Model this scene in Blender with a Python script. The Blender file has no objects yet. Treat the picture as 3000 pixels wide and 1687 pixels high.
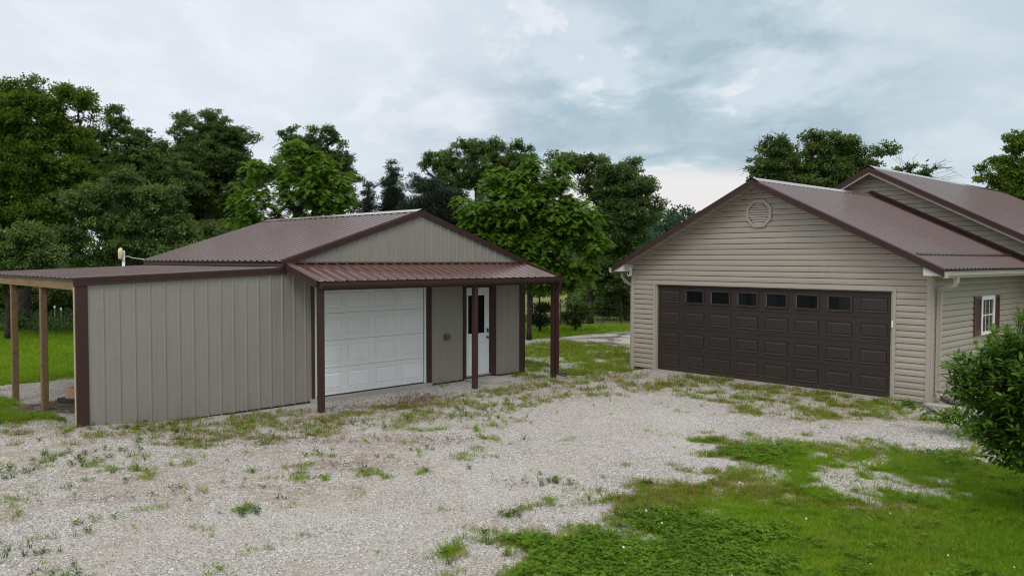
import bpy, math, random
import numpy as np
from math import sin, cos, pi, radians, sqrt
from mathutils import Vector, Matrix
random.seed(4)
SC = bpy.context.scene
COL = SC.collection

# ------------------------------------------------------------------ camera
F_PX, PITCH, ROLL, CAM_H = 2314.15, 0.035162, 0.0021845, 2.7701
_F = Vector((0, cos(PITCH), -sin(PITCH)))
_R0, _U0 = Vector((1, 0, 0)), Vector((0, sin(PITCH), cos(PITCH)))
_R = cos(ROLL) * _R0 + sin(ROLL) * _U0
_U = -sin(ROLL) * _R0 + cos(ROLL) * _U0
cam = bpy.data.cameras.new("camera")
cam.sensor_fit = 'HORIZONTAL'; cam.sensor_width = 36.0
cam.lens = F_PX / 3000.0 * 36.0
cam.clip_start = 0.1; cam.clip_end = 3000.0
cam_o = bpy.data.objects.new("camera", cam); COL.objects.link(cam_o)
M = Matrix((( _R.x, _U.x, -_F.x, 0), (_R.y, _U.y, -_F.y, 0), (_R.z, _U.z, -_F.z, CAM_H), (0, 0, 0, 1)))
cam_o.matrix_world = M
SC.camera = cam_o

# ------------------------------------------------------------------ world and sun (overcast evening sky)
SUN_EL, SUN_AZ = radians(50), radians(188)      # azimuth clockwise from +Y (behind the viewer, to the left)
SC.view_settings.view_transform = 'Standard'; SC.view_settings.look = 'None'
SC.view_settings.exposure = 0.0; SC.view_settings.gamma = 1.0
SC.view_settings.use_curve_mapping = False
SC.cycles.filter_width = 1.15
world = bpy.data.worlds.new("World"); SC.world = world; world.use_nodes = True
SKY_GAIN = 1.07

class NT:
    """small helper round a node tree"""
    def __init__(s, tree):
        s.t = tree; s.n = tree.nodes; s.l = tree.links
    def new(s, typ, **kw):
        nd = s.n.new(typ)
        for k, v in kw.items(): setattr(nd, k, v)
        return nd
    def put(s, sock, v):
        if hasattr(v, 'is_output') or isinstance(v, bpy.types.NodeSocket): s.l.new(v, sock)
        else:
            if isinstance(v, (tuple, list)) and sock.type == 'RGBA' and len(v) == 3: v = (*v, 1)
            sock.default_value = v
    def math(s, op, a, b=None, c=None, clamp=False):
        nd = s.new('ShaderNodeMath', operation=op, use_clamp=clamp)
        s.put(nd.inputs[0], a)
        if b is not None: s.put(nd.inputs[1], b)
        if c is not None: s.put(nd.inputs[2], c)
        return nd.outputs[0]
    def vmath(s, op, a, b=None, out=0):
        nd = s.new('ShaderNodeVectorMath', operation=op)
        s.put(nd.inputs[0], a)
        if b is not None: s.put(nd.inputs[1], b)
        return nd.outputs[out]
    def smooth(s, v, lo, hi, a=0.0, b=1.0):
        nd = s.new('ShaderNodeMapRange', interpolation_type='SMOOTHSTEP')
        s.put(nd.inputs[0], v); s.put(nd.inputs[1], lo); s.put(nd.inputs[2], hi); s.put(nd.inputs[3], a); s.put(nd.inputs[4], b)
        return nd.outputs[0]
    def mix(s, f, a, b, blend='MIX'):
        nd = s.new('ShaderNodeMix', data_type='RGBA', blend_type=blend)
        s.put(nd.inputs[0], f); s.put(nd.inputs[6], a); s.put(nd.inputs[7], b)
        return nd.outputs[2]
    def noise(s, vec, scale, detail=4.0, rough=0.55, dist=0.0, dim='3D', w=None, out=0):
        nd = s.new('ShaderNodeTexNoise', noise_dimensions=dim)
        if vec is not None: s.put(nd.inputs['Vector'], vec)
        nd.inputs['Scale'].default_value = scale; nd.inputs['Detail'].default_value = detail
        nd.inputs['Roughness'].default_value = rough; nd.inputs['Distortion'].default_value = dist
        if w is not None: nd.inputs['W'].default_value = w
        return nd.outputs[out]
    def ramp(s, f, stops, interp='LINEAR'):
        nd = s.new('ShaderNodeValToRGB'); s.put(nd.inputs[0], f)
        cr = nd.color_ramp; cr.interpolation = interp
        while len(cr.elements) < len(stops): cr.elements.new(0.5)
        for e, (p, c) in zip(cr.elements, stops):
            e.position = p; e.color = (*c, 1) if len(c) == 3 else c
        return nd.outputs[0]
    def combine(s, x, y, z):
        nd = s.new('ShaderNodeCombineXYZ'); s.put(nd.inputs[0], x); s.put(nd.inputs[1], y); s.put(nd.inputs[2], z); return nd.outputs[0]
    def sep(s, v):
        nd = s.new('ShaderNodeSeparateXYZ'); s.put(nd.inputs[0], v); return nd.outputs

def srgb(r, g, b):
    f = lambda c: (c / 255 / 12.92) if c / 255 <= 0.04045 else ((c / 255 + 0.055) / 1.055) ** 2.4
    return (f(r), f(g), f(b))

def build_world():
    t = NT(world.node_tree); t.n.clear()
    out = t.new('ShaderNodeOutputWorld'); bg = t.new('ShaderNodeBackground'); bg2 = t.new('ShaderNodeBackground')
    sky = t.new('ShaderNodeTexSky', sky_type='NISHITA'); sky.sun_disc = False
    sky.sun_elevation = SUN_EL; sky.sun_rotation = SUN_AZ; sky.air_density = 1.2; sky.dust_density = 1.5
    t.put(bg.inputs[0], sky.outputs[0]); bg.inputs[1].default_value = 0.10
    d = t.vmath('NORMALIZE', t.new('ShaderNodeTexCoord').outputs['Generated'])
    x, y, z = t.sep(d)
    zz = t.math('MAXIMUM', z, 0.0)
    k = t.math('DIVIDE', 1.0, t.math('ADD', zz, 0.20))
    p = t.combine(t.math('MULTIPLY', x, k), t.math('MULTIPLY', y, k), 0.0)       # cloud deck seen in perspective
    az = t.math('DIVIDE', x, t.math('MAXIMUM', y, 0.05))                          # compass bearing
    el = t.math('DIVIDE', zz, t.math('MAXIMUM', t.math('ABSOLUTE', y), 0.05))
    big = t.noise(p, 0.42, 3, 0.5, 0.3, dim='4D', w=3.1)
    med = t.noise(p, 1.7, 9, 0.56, 0.25, dim='4D', w=1.7)
    pv = t.vmath('MULTIPLY', p, (1.0, 0.60, 1.0))
    fine = t.noise(pv, 5.2, 9, 0.60, 0.35, dim='4D', w=8.3)
    grey = t.mix(t.smooth(med, 0.44, 0.56), srgb(166, 188, 200), srgb(208, 221, 229))
    grey = t.mix(t.smooth(fine, 0.44, 0.58, 0, 0.55), grey, srgb(194, 212, 221))
    grey = t.mix(t.math('MULTIPLY', t.smooth(fine, 0.50, 0.60), t.smooth(med, 0.49, 0.56)), grey, srgb(229, 233, 239))
    # a bright, thin sheet of cloud to the north west of the deck
    wob = t.math('ADD', az, t.math('MULTIPLY', t.math('SUBTRACT', med, 0.5), 0.9))
    wob = t.math('SUBTRACT', wob, t.math('MULTIPLY', el, 0.85))
    lef = t.smooth(wob, -0.46, -0.10, 1, 0)
    pale = t.mix(t.smooth(fine, 0.3, 0.75), srgb(222, 227, 236), srgb(236, 238, 245))
    pale = t.mix(t.smooth(med, 0.52, 0.7, 0, 0.6), pale, srgb(216, 225, 235))
    c = t.mix(lef, grey, pale)
    # smooth pale veil to the east
    wob2 = t.math('ADD', az, t.math('MULTIPLY', t.math('SUBTRACT', med, 0.5), 0.7))
    rig = t.smooth(wob2, 0.26, 0.56, 0, 0.85)
    c = t.mix(rig, c, t.mix(t.smooth(med, 0.35, 0.7), srgb(194, 210, 218), srgb(210, 221, 228)))
    # gap of bright sky under the cloud base, and along the horizon
    wob3 = t.math('ADD', el, t.math('MULTIPLY', t.math('SUBTRACT', fine, 0.5), 0.02))
    gap = t.math('MULTIPLY', t.smooth(wob3, 0.098, 0.128, 1, 0), t.math('MULTIPLY', t.smooth(az, -0.02, 0.10), t.smooth(az, 0.34, 0.46, 1, 0)))
    c = t.mix(gap, c, srgb(233, 230, 230))
    band = t.math('MULTIPLY', t.smooth(wob3, 0.118, 0.15), t.smooth(wob3, 0.15, 0.20, 1, 0))
    band = t.math('MULTIPLY', band, t.math('MULTIPLY', t.smooth(az, -0.05, 0.08), t.smooth(az, 0.36, 0.5, 1, 0)))
    c = t.mix(t.math('MULTIPLY', band, 0.6), c, srgb(168, 187, 199))
    hor = t.smooth(wob3, 0.02, 0.20, 0.7, 0)
    c = t.mix(t.math('MULTIPLY', hor, t.smooth(az, 0.05, -0.1)), c, srgb(224, 229, 238))
    # overcast skies brighten towards the zenith
    rise = t.smooth(z, 0.30, 1.0, 1.0, 2.15)
    c = t.mix(t.smooth(z, 0.33, 0.7, 0, 0.8), c, srgb(226, 225, 224))   # high cloud overhead is neutral
    t.put(bg2.inputs[0], c); t.put(bg2.inputs[1], t.math('MULTIPLY', rise, SKY_GAIN))
    mx = t.new('ShaderNodeMixShader'); mx.inputs[0].default_value = 0.93
    t.l.new(bg.outputs[0], mx.inputs[1]); t.l.new(bg2.outputs[0], mx.inputs[2]); t.l.new(mx.outputs[0], out.inputs[0])
build_world()
sun = bpy.data.lights.new("sun", 'SUN'); sun.energy = 1.1; sun.angle = radians(18); sun.color = (1.0, 0.95, 0.88)
sun_o = bpy.data.objects.new("sun", sun); COL.objects.link(sun_o)
_sd = Vector((sin(SUN_AZ) * cos(SUN_EL), cos(SUN_AZ) * cos(SUN_EL), sin(SUN_EL)))
sun_o.rotation_euler = _sd.to_track_quat('Z', 'Y').to_euler()
sun_o.location = (0, 0, 40)

# ------------------------------------------------------------------ helpers: objects
def tag(o, label=None, cat=None, group=None, kind=None):
    if label: o['label'] = label
    if cat: o['category'] = cat
    if group: o['group'] = group
    if kind: o['kind'] = kind
    return o
def empty(name, loc=(0, 0, 0), rz=0.0, label=None, cat=None, group=None):
    o = bpy.data.objects.new(name, None); COL.objects.link(o); o.location = loc; o.rotation_euler = (0, 0, rz)
    o.empty_display_size = 0.3
    return tag(o, label, cat, group)
def link(name, me, mat=None, parent=None):
    o = bpy.data.objects.new(name, me); COL.objects.link(o)
    if mat is not None and not me.materials: me.materials.append(mat)
    if parent is not None: o.parent = parent
    return o
def copy_tree(o, loc=None, rz=None, label=None, parent=None, scale=None):
    c = o.copy(); COL.objects.link(c); c.parent = parent
    if loc is not None: c.location = loc
    if rz is not None: c.rotation_euler = (c.rotation_euler[0], c.rotation_euler[1], rz)
    if scale is not None: c.scale = scale
    if label: c['label'] = label
    for ch in list(o.children): copy_tree(ch, parent=c)
    return c
class MB:
    def __init__(s): s.v = []; s.f = []
    def add(s, vs, fs):
        b = len(s.v); s.v += [tuple(v) for v in vs]; s.f += [tuple(i + b for i in f) for f in fs]; return s
    def box(s, x0, x1, y0, y1, z0, z1):
        return s.add([(x0, y0, z0), (x1, y0, z0), (x1, y1, z0), (x0, y1, z0), (x0, y0, z1), (x1, y0, z1), (x1, y1, z1), (x0, y1, z1)],
                     [(0, 3, 2, 1), (4, 5, 6, 7), (0, 1, 5, 4), (1, 2, 6, 5), (2, 3, 7, 6), (3, 0, 4, 7)])
    def bevbox(s, x0, x1, y0, y1, z0, z1, b=0.006):
        xs, ys = (x0, x1), (y0, y1)
        ring = lambda z, i: [(x0 + i, y0, z), (x1 - i, y0, z), (x1, y0 + i, z), (x1, y1 - i, z), (x1 - i, y1, z), (x0 + i, y1, z), (x0, y1 - i, z), (x0, y0 + i, z)]
        r = ring(z0, b) + ring(z1, b)
        fs = [(i, (i + 1) % 8, 8 + (i + 1) % 8, 8 + i) for i in range(8)] + [tuple(range(7, -1, -1)), tuple(range(8, 16))]
        return s.add(r, fs)
    def prism(s, pts, axis, a, b):
        """polygon pts in the plane across axis (0,1,2), extruded from a to b"""
        def mk(p, w):
            l = list(p); l.insert(axis, w); return tuple(l)
        n = len(pts)
        return s.add([mk(p, a) for p in pts] + [mk(p, b) for p in pts],
                     [tuple(range(n)), tuple(range(2 * n - 1, n - 1, -1))] + [(i, i + n, (i + 1) % n + n, (i + 1) % n) for i in range(n)])
    def sweep(s, path, sec, caps=True, up=(0, 0, 1)):
        """section sec (list of (a,b)) carried along path; a along 'side', b along 'up-ish'"""
        P = [Vector(p) for p in path]; n = len(sec); vs = []
        for i, p in enumerate(P):
            if i == 0: t = (P[1] - P[0]).normalized(); sc = 1
            elif i == len(P) - 1: t = (P[-1] - P[-2]).normalized(); sc = 1
            else:
                t0 = (P[i] - P[i - 1]).normalized(); t1 = (P[i + 1] - P[i]).normalized(); t = (t0 + t1).normalized()
                sc = 1 / max(0.5, t.dot(t1))
            u = Vector(up)
            if abs(t.dot(u)) > 0.93: u = s._ref if hasattr(s, '_ref') else Vector((0, -1, 0))
            side = t.cross(u).normalized(); v = side.cross(t).normalized()
            for a, b in sec: vs.append(p + side * a + v * b)
        fs = []
        for i in range(len(P) - 1):
            for j in range(n):
                fs.append((i * n + j, i * n + (j + 1) % n, (i + 1) * n + (j + 1) % n, (i + 1) * n + j))
        if caps: fs += [tuple(range(n - 1, -1, -1)), tuple((len(P) - 1) * n + j for j in range(n))]
        return s.add(vs, fs)
    def tube(s, path, r, n=8, caps=True):
        rr = r if isinstance(r, (list, tuple)) else [r] * len(path)
        P = [Vector(p) for p in path]; b = len(s.v); prev = None; vs = []
        for i, p in enumerate(P):
            t = (P[min(i + 1, len(P) - 1)] - P[max(i - 1, 0)])
            t = t.normalized() if t.length > 1e-6 else Vector((0, 0, 1))
            if prev is None: prev = t.orthogonal().normalized()
            prev = (prev - t * prev.dot(t)).normalized(); q = t.cross(prev)
            for j in range(n):
                a = 2 * pi * j / n; vs.append(p + (prev * cos(a) + q * sin(a)) * rr[i])
        fs = []
        for i in range(len(P) - 1):
            for j in range(n): fs.append((i * n + j, i * n + (j + 1) % n, (i + 1) * n + (j + 1) % n, (i + 1) * n + j))
        if caps: fs += [tuple(range(n - 1, -1, -1)), tuple((len(P) - 1) * n + j for j in range(n))]
        return s.add(vs, fs)
    def mesh(s, name, mat, smooth=False):
        me = bpy.data.meshes.new(name); me.from_pydata(s.v, [], s.f); me.validate(); me.update()
        if smooth: me.polygons.foreach_set('use_smooth', [True] * len(me.polygons))
        if mat: me.materials.append(mat)
        import bmesh
        bm = bmesh.new(); bm.from_mesh(me); bmesh.ops.recalc_face_normals(bm, faces=bm.faces); bm.to_mesh(me); bm.free()
        return me
    def build(s, name, mat, parent=None, smooth=False):
        return link(name, s.mesh(name, mat, smooth), None, parent)
def open_mesh(name, rows, mat, parent, flip=False):
    """sheet from rows of points"""
    n = len(rows[0]); v = [tuple(p) for r in rows for p in r]
    f = [(i * n + j, i * n + j + 1, (i + 1) * n + j + 1, (i + 1) * n + j) for i in range(len(rows) - 1) for j in range(n - 1)]
    if flip: f = [q[::-1] for q in f]
    me = bpy.data.meshes.new(name); me.from_pydata(v, [], f); me.update()
    return link(name, me, mat, parent)
def np_mesh(name, V, Q, mat, tint=None, smooth=False):
    V = np.ascontiguousarray(V, dtype=np.float32).reshape(-1, 3); Q = np.ascontiguousarray(Q, dtype=np.int32)
    me = bpy.data.meshes.new(name); k = Q.shape[1]
    me.vertices.add(len(V)); me.vertices.foreach_set('co', V.ravel())
    me.loops.add(Q.size); me.loops.foreach_set('vertex_index', Q.ravel())
    me.polygons.add(len(Q)); me.polygons.foreach_set('loop_start', np.arange(0, Q.size, k, dtype=np.int32))
    try: me.polygons.foreach_set('loop_total', np.full(len(Q), k, dtype=np.int32))
    except Exception: pass
    if smooth: me.polygons.foreach_set('use_smooth', np.ones(len(Q), dtype=bool))
    me.update(calc_edges=True)
    if tint is not None:
        a = me.attributes.new('tint', 'FLOAT', 'POINT'); a.data.foreach_set('value', np.ascontiguousarray(tint, dtype=np.float32))
    if mat: me.materials.append(mat)
    return me

# ------------------------------------------------------------------ materials
def mat_new(name):
    m = bpy.data.materials.new(name); m.use_nodes = True; t = NT(m.node_tree); t.n.clear()
    out = t.new('ShaderNodeOutputMaterial'); return m, t, out
def principled(t, out, col, rough=0.5, metal=0.0, spec=0.5, normal=None, coat=0.0):
    b = t.new('ShaderNodeBsdfPrincipled'); t.put(b.inputs['Base Color'], col); t.put(b.inputs['Roughness'], rough)
    b.inputs['Metallic'].default_value = metal; b.inputs['Specular IOR Level'].default_value = spec
    if coat: b.inputs['Coat Weight'].default_value = coat; b.inputs['Coat Roughness'].default_value = 0.2
    if normal is not None: t.l.new(normal, b.inputs['Normal'])
    t.l.new(b.outputs[0], out.inputs[0]); return b
def painted(name, col, rough=0.4, var=0.12, dirt=0.0, spec=0.5, grain=0.0, coat=0.0, perpiece=0.05, dirtcol=(0.16, 0.13, 0.10)):
    m, t, out = mat_new(name)
    tc = t.new('ShaderNodeTexCoord').outputs['Object']
    geo = t.new('ShaderNodeNewGeometry').outputs['Position']
    n1 = t.noise(geo, 1.6, 5, 0.6); n2 = t.noise(geo, 14, 4, 0.6)
    v = t.math('ADD', t.math('MULTIPLY', t.math('SUBTRACT', n1, 0.5), var * 2), t.math('MULTIPLY', t.math('SUBTRACT', n2, 0.5), var))
    r = t.new('ShaderNodeObjectInfo').outputs['Random']
    v = t.math('ADD', v, t.math('MULTIPLY', t.math('SUBTRACT', r, 0.5), perpiece * 2))
    c = t.vmath('SCALE', col, None); t.t.nodes[-1].inputs[3].default_value = 1.0
    nd = c.node; t.l.new(t.math('ADD', 1.0, v), nd.inputs['Scale'])
    c = nd.outputs[0]
    if dirt > 0:
        px, py, pz = t.sep(geo)
        streak = t.noise(t.combine(t.math('MULTIPLY', px, 1.0), py, t.math('MULTIPLY', pz, 0.12)), 9, 4, 0.65)
        low = t.smooth(t.math('ADD', pz, t.math('MULTIPLY', n2, -0.25)), -0.10, 0.32, 1, 0)
        f = t.math('MULTIPLY', t.math('ADD', t.math('MULTIPLY', t.smooth(streak, 0.45, 0.8), 0.5), t.math('MULTIPLY', low, t.smooth(n2, 0.3, 0.7))), dirt, clamp=True)
        c = t.mix(f, c, dirtcol)
    ro = t.math('ADD', rough, t.math('MULTIPLY', t.math('SUBTRACT', n2, 0.5), 0.18))
    nrm = None
    bp = t.new('ShaderNodeBump'); bp.inputs['Strength'].default_value = 0.3 + grain; bp.inputs['Distance'].default_value = 0.008
    t.l.new(t.noise(geo, 3.5, 3, 0.5), bp.inputs['Height']); nrm = bp.outputs[0]
    principled(t, out, c, ro, spec=spec, normal=nrm, coat=coat)
    return m
BROWN = painted('brown painted metal', (0.044, 0.0195, 0.0175), 0.45, 0.10, 0.10, spec=0.35)
ROOF = painted('brown ribbed roof metal', (0.060, 0.0245, 0.0215), 0.20, 0.10, 0.10, coat=0.5, dirtcol=(0.2, 0.16, 0.15), perpiece=0.11)
TAUPE = painted('taupe ribbed wall metal', (0.252, 0.233, 0.205), 0.45, 0.08, 0.34, perpiece=0.03)
SIDING = painted('beige vinyl siding', (0.345, 0.304, 0.254), 0.5, 0.08, 0.22, perpiece=0.06, grain=0.1)
TRIMB = painted('beige vinyl trim', (0.375, 0.330, 0.282), 0.45, 0.05, 0.08)
PALET = painted('pale trim', (0.56, 0.54, 0.49), 0.45, 0.05, 0.05)
SOFFIT = painted('beige soffit', (0.34, 0.305, 0.265), 0.5, 0.05, 0.05)
WHITE = painted('white painted steel', (0.70, 0.715, 0.72), 0.4, 0.04, 0.14, perpiece=0.02)
WHITEV = painted('white vinyl', (0.8, 0.8, 0.79), 0.35, 0.03, 0.04)
DKDOOR = painted('dark brown garage door steel', (0.034, 0.0265, 0.0225), 0.45, 0.10, 0.08, spec=0.35, perpiece=0.04, grain=0.2)
SHUT = painted('brown shutter', (0.085, 0.032, 0.03), 0.45, 0.08, 0.0)
DARK = painted('dark trim and shade backing', (0.02, 0.016, 0.014), 0.5, 0.1, 0.0)  # also the backing whose dark colour stands in for shade behind siding slots
BLACKP = painted('black plastic', (0.018, 0.018, 0.019), 0.45, 0.2, 0.2)
BLOCKM = painted('tan concrete block', (0.33, 0.22, 0.14), 0.9, 0.25, 0.1, grain=0.6)
CONC = painted('concrete', (0.34, 0.325, 0.29), 0.85, 0.25, 0.3, grain=0.5)
CORR = painted('dark corrugated pipe', (0.062, 0.05, 0.05), 0.5, 0.15, 0.2)
PVC = painted('white plastic pipe', (0.68, 0.68, 0.70), 0.4, 0.06, 0.05)
CREAM = painted('cream plastic', (0.70, 0.62, 0.42), 0.45, 0.06, 0.05)
METAL = painted('grey weathered metal', (0.22, 0.22, 0.21), 0.5, 0.2, 0.1)
GREYBOX = painted('grey brown box', (0.11, 0.09, 0.08), 0.5, 0.1, 0.0)

def glass_mat(name, tint=(0.012, 0.014, 0.016), rough=0.05):
    m, t, out = mat_new(name)
    geo = t.new('ShaderNodeNewGeometry').outputs['Position']
    bp = t.new('ShaderNodeBump'); bp.inputs['Strength'].default_value = 0.08; bp.inputs['Distance'].default_value = 0.01
    t.l.new(t.noise(geo, 3, 2, 0.5), bp.inputs['Height'])
    principled(t, out, tint, rough, spec=0.3, normal=bp.outputs[0]); return m
GLASS = glass_mat('dark window glass', (0.006, 0.007, 0.008))
def wood_mat(name, c1, c2):
    m, t, out = mat_new(name)
    tc = t.new('ShaderNodeTexCoord').outputs['Object']
    x, y, z = t.sep(tc)
    g = t.noise(tc, 5, 8, 0.65, 1.2)
    gl = t.noise(t.vmath('MULTIPLY', tc, (9.0, 1.0, 9.0)), 2.2, 6, 0.6, 0.6)
    c = t.mix(t.smooth(gl, 0.35, 0.68), c1, c2)
    c = t.mix(t.smooth(g, 0.55, 0.78, 0, 0.55), c, (c1[0] * 0.45, c1[1] * 0.42, c1[2] * 0.4))
    bp = t.new('ShaderNodeBump'); bp.inputs['Strength'].default_value = 0.4; bp.inputs['Distance'].default_value = 0.004
    t.l.new(gl, bp.inputs['Height'])
    principled(t, out, c, 0.75, normal=bp.outputs[0]); return m
WOODB = wood_mat('treated timber beam', (0.235, 0.150, 0.065), (0.15, 0.095, 0.045))
WOODP = wood_mat('weathered timber post', (0.205, 0.130, 0.060), (0.135, 0.086, 0.045))

def bark_mat(name, c):
    m, t, out = mat_new(name)
    geo = t.new('ShaderNodeNewGeometry').outputs['Position']
    v = t.noise(t.vmath('MULTIPLY', geo, (1.0, 1.0, 0.25)), 14, 6, 0.7, 0.5)
    col = t.mix(t.smooth(v, 0.35, 0.7), tuple(q * 0.45 for q in c), tuple(q * 1.3 for q in c))
    bp = t.new('ShaderNodeBump'); bp.inputs['Strength'].default_value = 0.8; bp.inputs['Distance'].default_value = 0.03
    t.l.new(v, bp.inputs['Height']); principled(t, out, col, 0.9, spec=0.2, normal=bp.outputs[0]); return m
BARK = bark_mat('dark bark', (0.055, 0.045, 0.036))
TWIG = bark_mat('grey dead twig bark', (0.17, 0.155, 0.14))

def leaf_mat(name, dark, light, trans=0.30, gloss=0.35, instanced=False, shine=0.025, patch=None, patchscale=0.8, val=1.0):
    m, t, out = mat_new(name)
    if instanced: r = t.new('ShaderNodeObjectInfo').outputs['Random']
    else: r = t.new('ShaderNodeAttribute', attribute_name='tint').outputs['Fac']
    geo = t.new('ShaderNodeNewGeometry')
    n = t.noise(geo.outputs['Position'], patchscale, 4, 0.6)
    f = t.math('ADD', t.math('MULTIPLY', r, 0.75), t.math('MULTIPLY', t.math('SUBTRACT', n, 0.5), 1.1), clamp=True)
    c = t.mix(f, dark, light)
    if patch is not None: c = t.mix(t.math('MULTIPLY', t.smooth(n, 0.5, 0.62), t.smooth(r, 0.25, 0.75)), c, patch)
    di = t.new('ShaderNodeBsdfDiffuse'); t.put(di.inputs[0], c)
    tr = t.new('ShaderNodeBsdfTranslucent'); t.put(tr.inputs[0], t.mix(0.5, c, tuple(min(1, q * 1.5) for q in light)))
    gl = t.new('ShaderNodeBsdfGlossy'); gl.inputs['Roughness'].default_value = gloss; gl.inputs[0].default_value = (0.9, 0.95, 1.0, 1)
    m1 = t.new('ShaderNodeMixShader'); m1.inputs[0].default_value = trans
    t.l.new(di.outputs[0], m1.inputs[1]); t.l.new(tr.outputs[0], m1.inputs[2])
    m2 = t.new('ShaderNodeMixShader'); m2.inputs[0].default_value = shine
    t.l.new(m1.outputs[0], m2.inputs[1]); t.l.new(gl.outputs[0], m2.inputs[2]); t.l.new(m2.outputs[0], out.inputs[0])
    return m
L_OAK = leaf_mat('oak leaves', (0.038, 0.070, 0.017), (0.142, 0.212, 0.046), shine=0.015)
L_OAK2 = leaf_mat('dull oak leaves', (0.044, 0.080, 0.022), (0.155, 0.225, 0.056), shine=0.015)
L_LOC = leaf_mat('yellow green leaves', (0.042, 0.084, 0.010), (0.170, 0.255, 0.028), shine=0.012)
L_WAL = leaf_mat('bright walnut leaves', (0.052, 0.112, 0.012), (0.185, 0.310, 0.032), trans=0.36, shine=0.012)
L_CED = leaf_mat('cedar sprays', (0.018, 0.032, 0.018), (0.048, 0.070, 0.038), trans=0.12)
L_FAR = leaf_mat('far woodland leaves', (0.024, 0.058, 0.034), (0.055, 0.105, 0.055), patchscale=0.15)
L_SHR = leaf_mat('shrub leaves', (0.028, 0.078, 0.010), (0.135, 0.240, 0.024), trans=0.36, gloss=0.35, shine=0.02)
L_UND = leaf_mat('undergrowth leaves', (0.030, 0.065, 0.018), (0.085, 0.150, 0.035))
# grasses
G_LAWN = leaf_mat('lawn grass', (0.095, 0.180, 0.010), (0.230, 0.375, 0.020), trans=0.45, shine=0.006, instanced=True, patch=(0.22, 0.30, 0.015), patchscale=0.9)
G_OLIVE = leaf_mat('olive grass', (0.100, 0.125, 0.012), (0.240, 0.250, 0.030), trans=0.3, shine=0.006, instanced=True, patch=(0.26, 0.19, 0.075), patchscale=1.3)
G_DARK = leaf_mat('dark weed', (0.025, 0.070, 0.014), (0.070, 0.150, 0.024), trans=0.3, shine=0.006, instanced=True)
G_DRY = leaf_mat('dry grass', (0.20, 0.125, 0.06), (0.36, 0.25, 0.12), trans=0.25, shine=0.006, instanced=True)
G_CLOV = leaf_mat('clover leaves', (0.058, 0.128, 0.012), (0.155, 0.270, 0.026), trans=0.3, shine=0.006, instanced=True, patchscale=2.0)
def stone_mat():
    m, t, out = mat_new('limestone chips')
    r = t.new('ShaderNodeObjectInfo').outputs['Random']
    c = t.ramp(r, [(0, (0.13, 0.12, 0.11)), (0.25, (0.29, 0.265, 0.24)), (0.58, (0.38, 0.356, 0.328)), (0.90, (0.49, 0.47, 0.445)), (1, (0.76, 0.75, 0.73))])
    geo = t.new('ShaderNodeNewGeometry').outputs['Position']
    c = t.mix(t.smooth(t.noise(geo, 60, 3, 0.6), 0.4, 0.8, 0, 0.35), c, (0.33, 0.25, 0.18))
    principled(t, out, c, 0.85, spec=0.3); return m
STONE = stone_mat()
LITTERM = leaf_mat('brown dead leaves', (0.08, 0.042, 0.025), (0.19, 0.11, 0.065), trans=0.1, instanced=True)
FLOWER = painted('clover flower', (0.72, 0.68, 0.62), 0.8, 0.1, 0.0)

# ------------------------------------------------------------------ ground: heights and cover in world metres
SX, SY, SA, SZ = -6.5227, 12.5662, 0.793855, 0.033         # shed corner frame
GX, GY, GA = 3.71392, 20.18416, -0.824057                  # garage door frame
def toS(x, y): dx, dy = x - SX, y - SY; return dx * cos(SA) + dy * sin(SA), -dx * sin(SA) + dy * cos(SA)
def toG(x, y): dx, dy = x - GX, y - GY; return dx * cos(GA) + dy * sin(GA), -dx * sin(GA) + dy * cos(GA)
def fromS(s, t, z=0): return (SX + s * cos(SA) - t * sin(SA), SY + s * sin(SA) + t * cos(SA), z)
def fromG(s, t, z=0): return (GX + s * cos(GA) - t * sin(GA), GY + s * sin(GA) + t * cos(GA), z)
_rs = np.random.RandomState(11); _lat = _rs.rand(8, 256, 256)
def vn(x, y, sc, k=0):
    x = np.asarray(x) * sc + 57.3 * k; y = np.asarray(y) * sc + 31.7 * k
    xi = np.floor(x).astype(int); yi = np.floor(y).astype(int); fx = x - xi; fy = y - yi
    fx = fx * fx * (3 - 2 * fx); fy = fy * fy * (3 - 2 * fy); L = _lat[k % 8]
    a = L[xi % 256, yi % 256]; b = L[(xi + 1) % 256, yi % 256]; c = L[xi % 256, (yi + 1) % 256]; d = L[(xi + 1) % 256, (yi + 1) % 256]
    return (a * (1 - fx) + b * fx) * (1 - fy) + (c * (1 - fx) + d * fx) * fy
def fbm(x, y, sc, k=0, o=4):
    r = 0; a = 1; tot = 0
    for i in range(o): r = r + a * vn(x, y, sc * 2 ** i, k + i); tot += a; a *= 0.55
    return r / tot
def height(x, y):
    x = np.asarray(x, float); y = np.asarray(y, float)
    s, t = toS(x, y); g, h = toG(x, y)
    z = 0.175 * np.exp(-((s + 0.7) / 1.7) ** 2 - ((t - 1.2) / 3.2) ** 2)
    z = z - 0.115 * np.exp(-((g + 1.2) / 1.3) ** 2 - (h / 2.5) ** 2)
    z = z - 0.022 * track(x, y) + (fbm(x, y, 0.8, 2, 3) - 0.5) * 0.05 * np.clip((np.abs(s - 4) - 0) * 0 + 1, 0, 1)
    near_s = np.exp(-(t / 0.7) ** 2) * (s > -0.2) * (s < 10.3); z = z * (1 - 0.8 * near_s * (s > 2))
    near_g = np.exp(-(h / 0.6) ** 2) * (g > -0.4) * (g < 7.0); z = z * (1 - near_g) + near_g * (-0.03)
    far = np.clip((y - 60) / 60, 0, 1); z = z + far * far * 2.5
    return z
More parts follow.
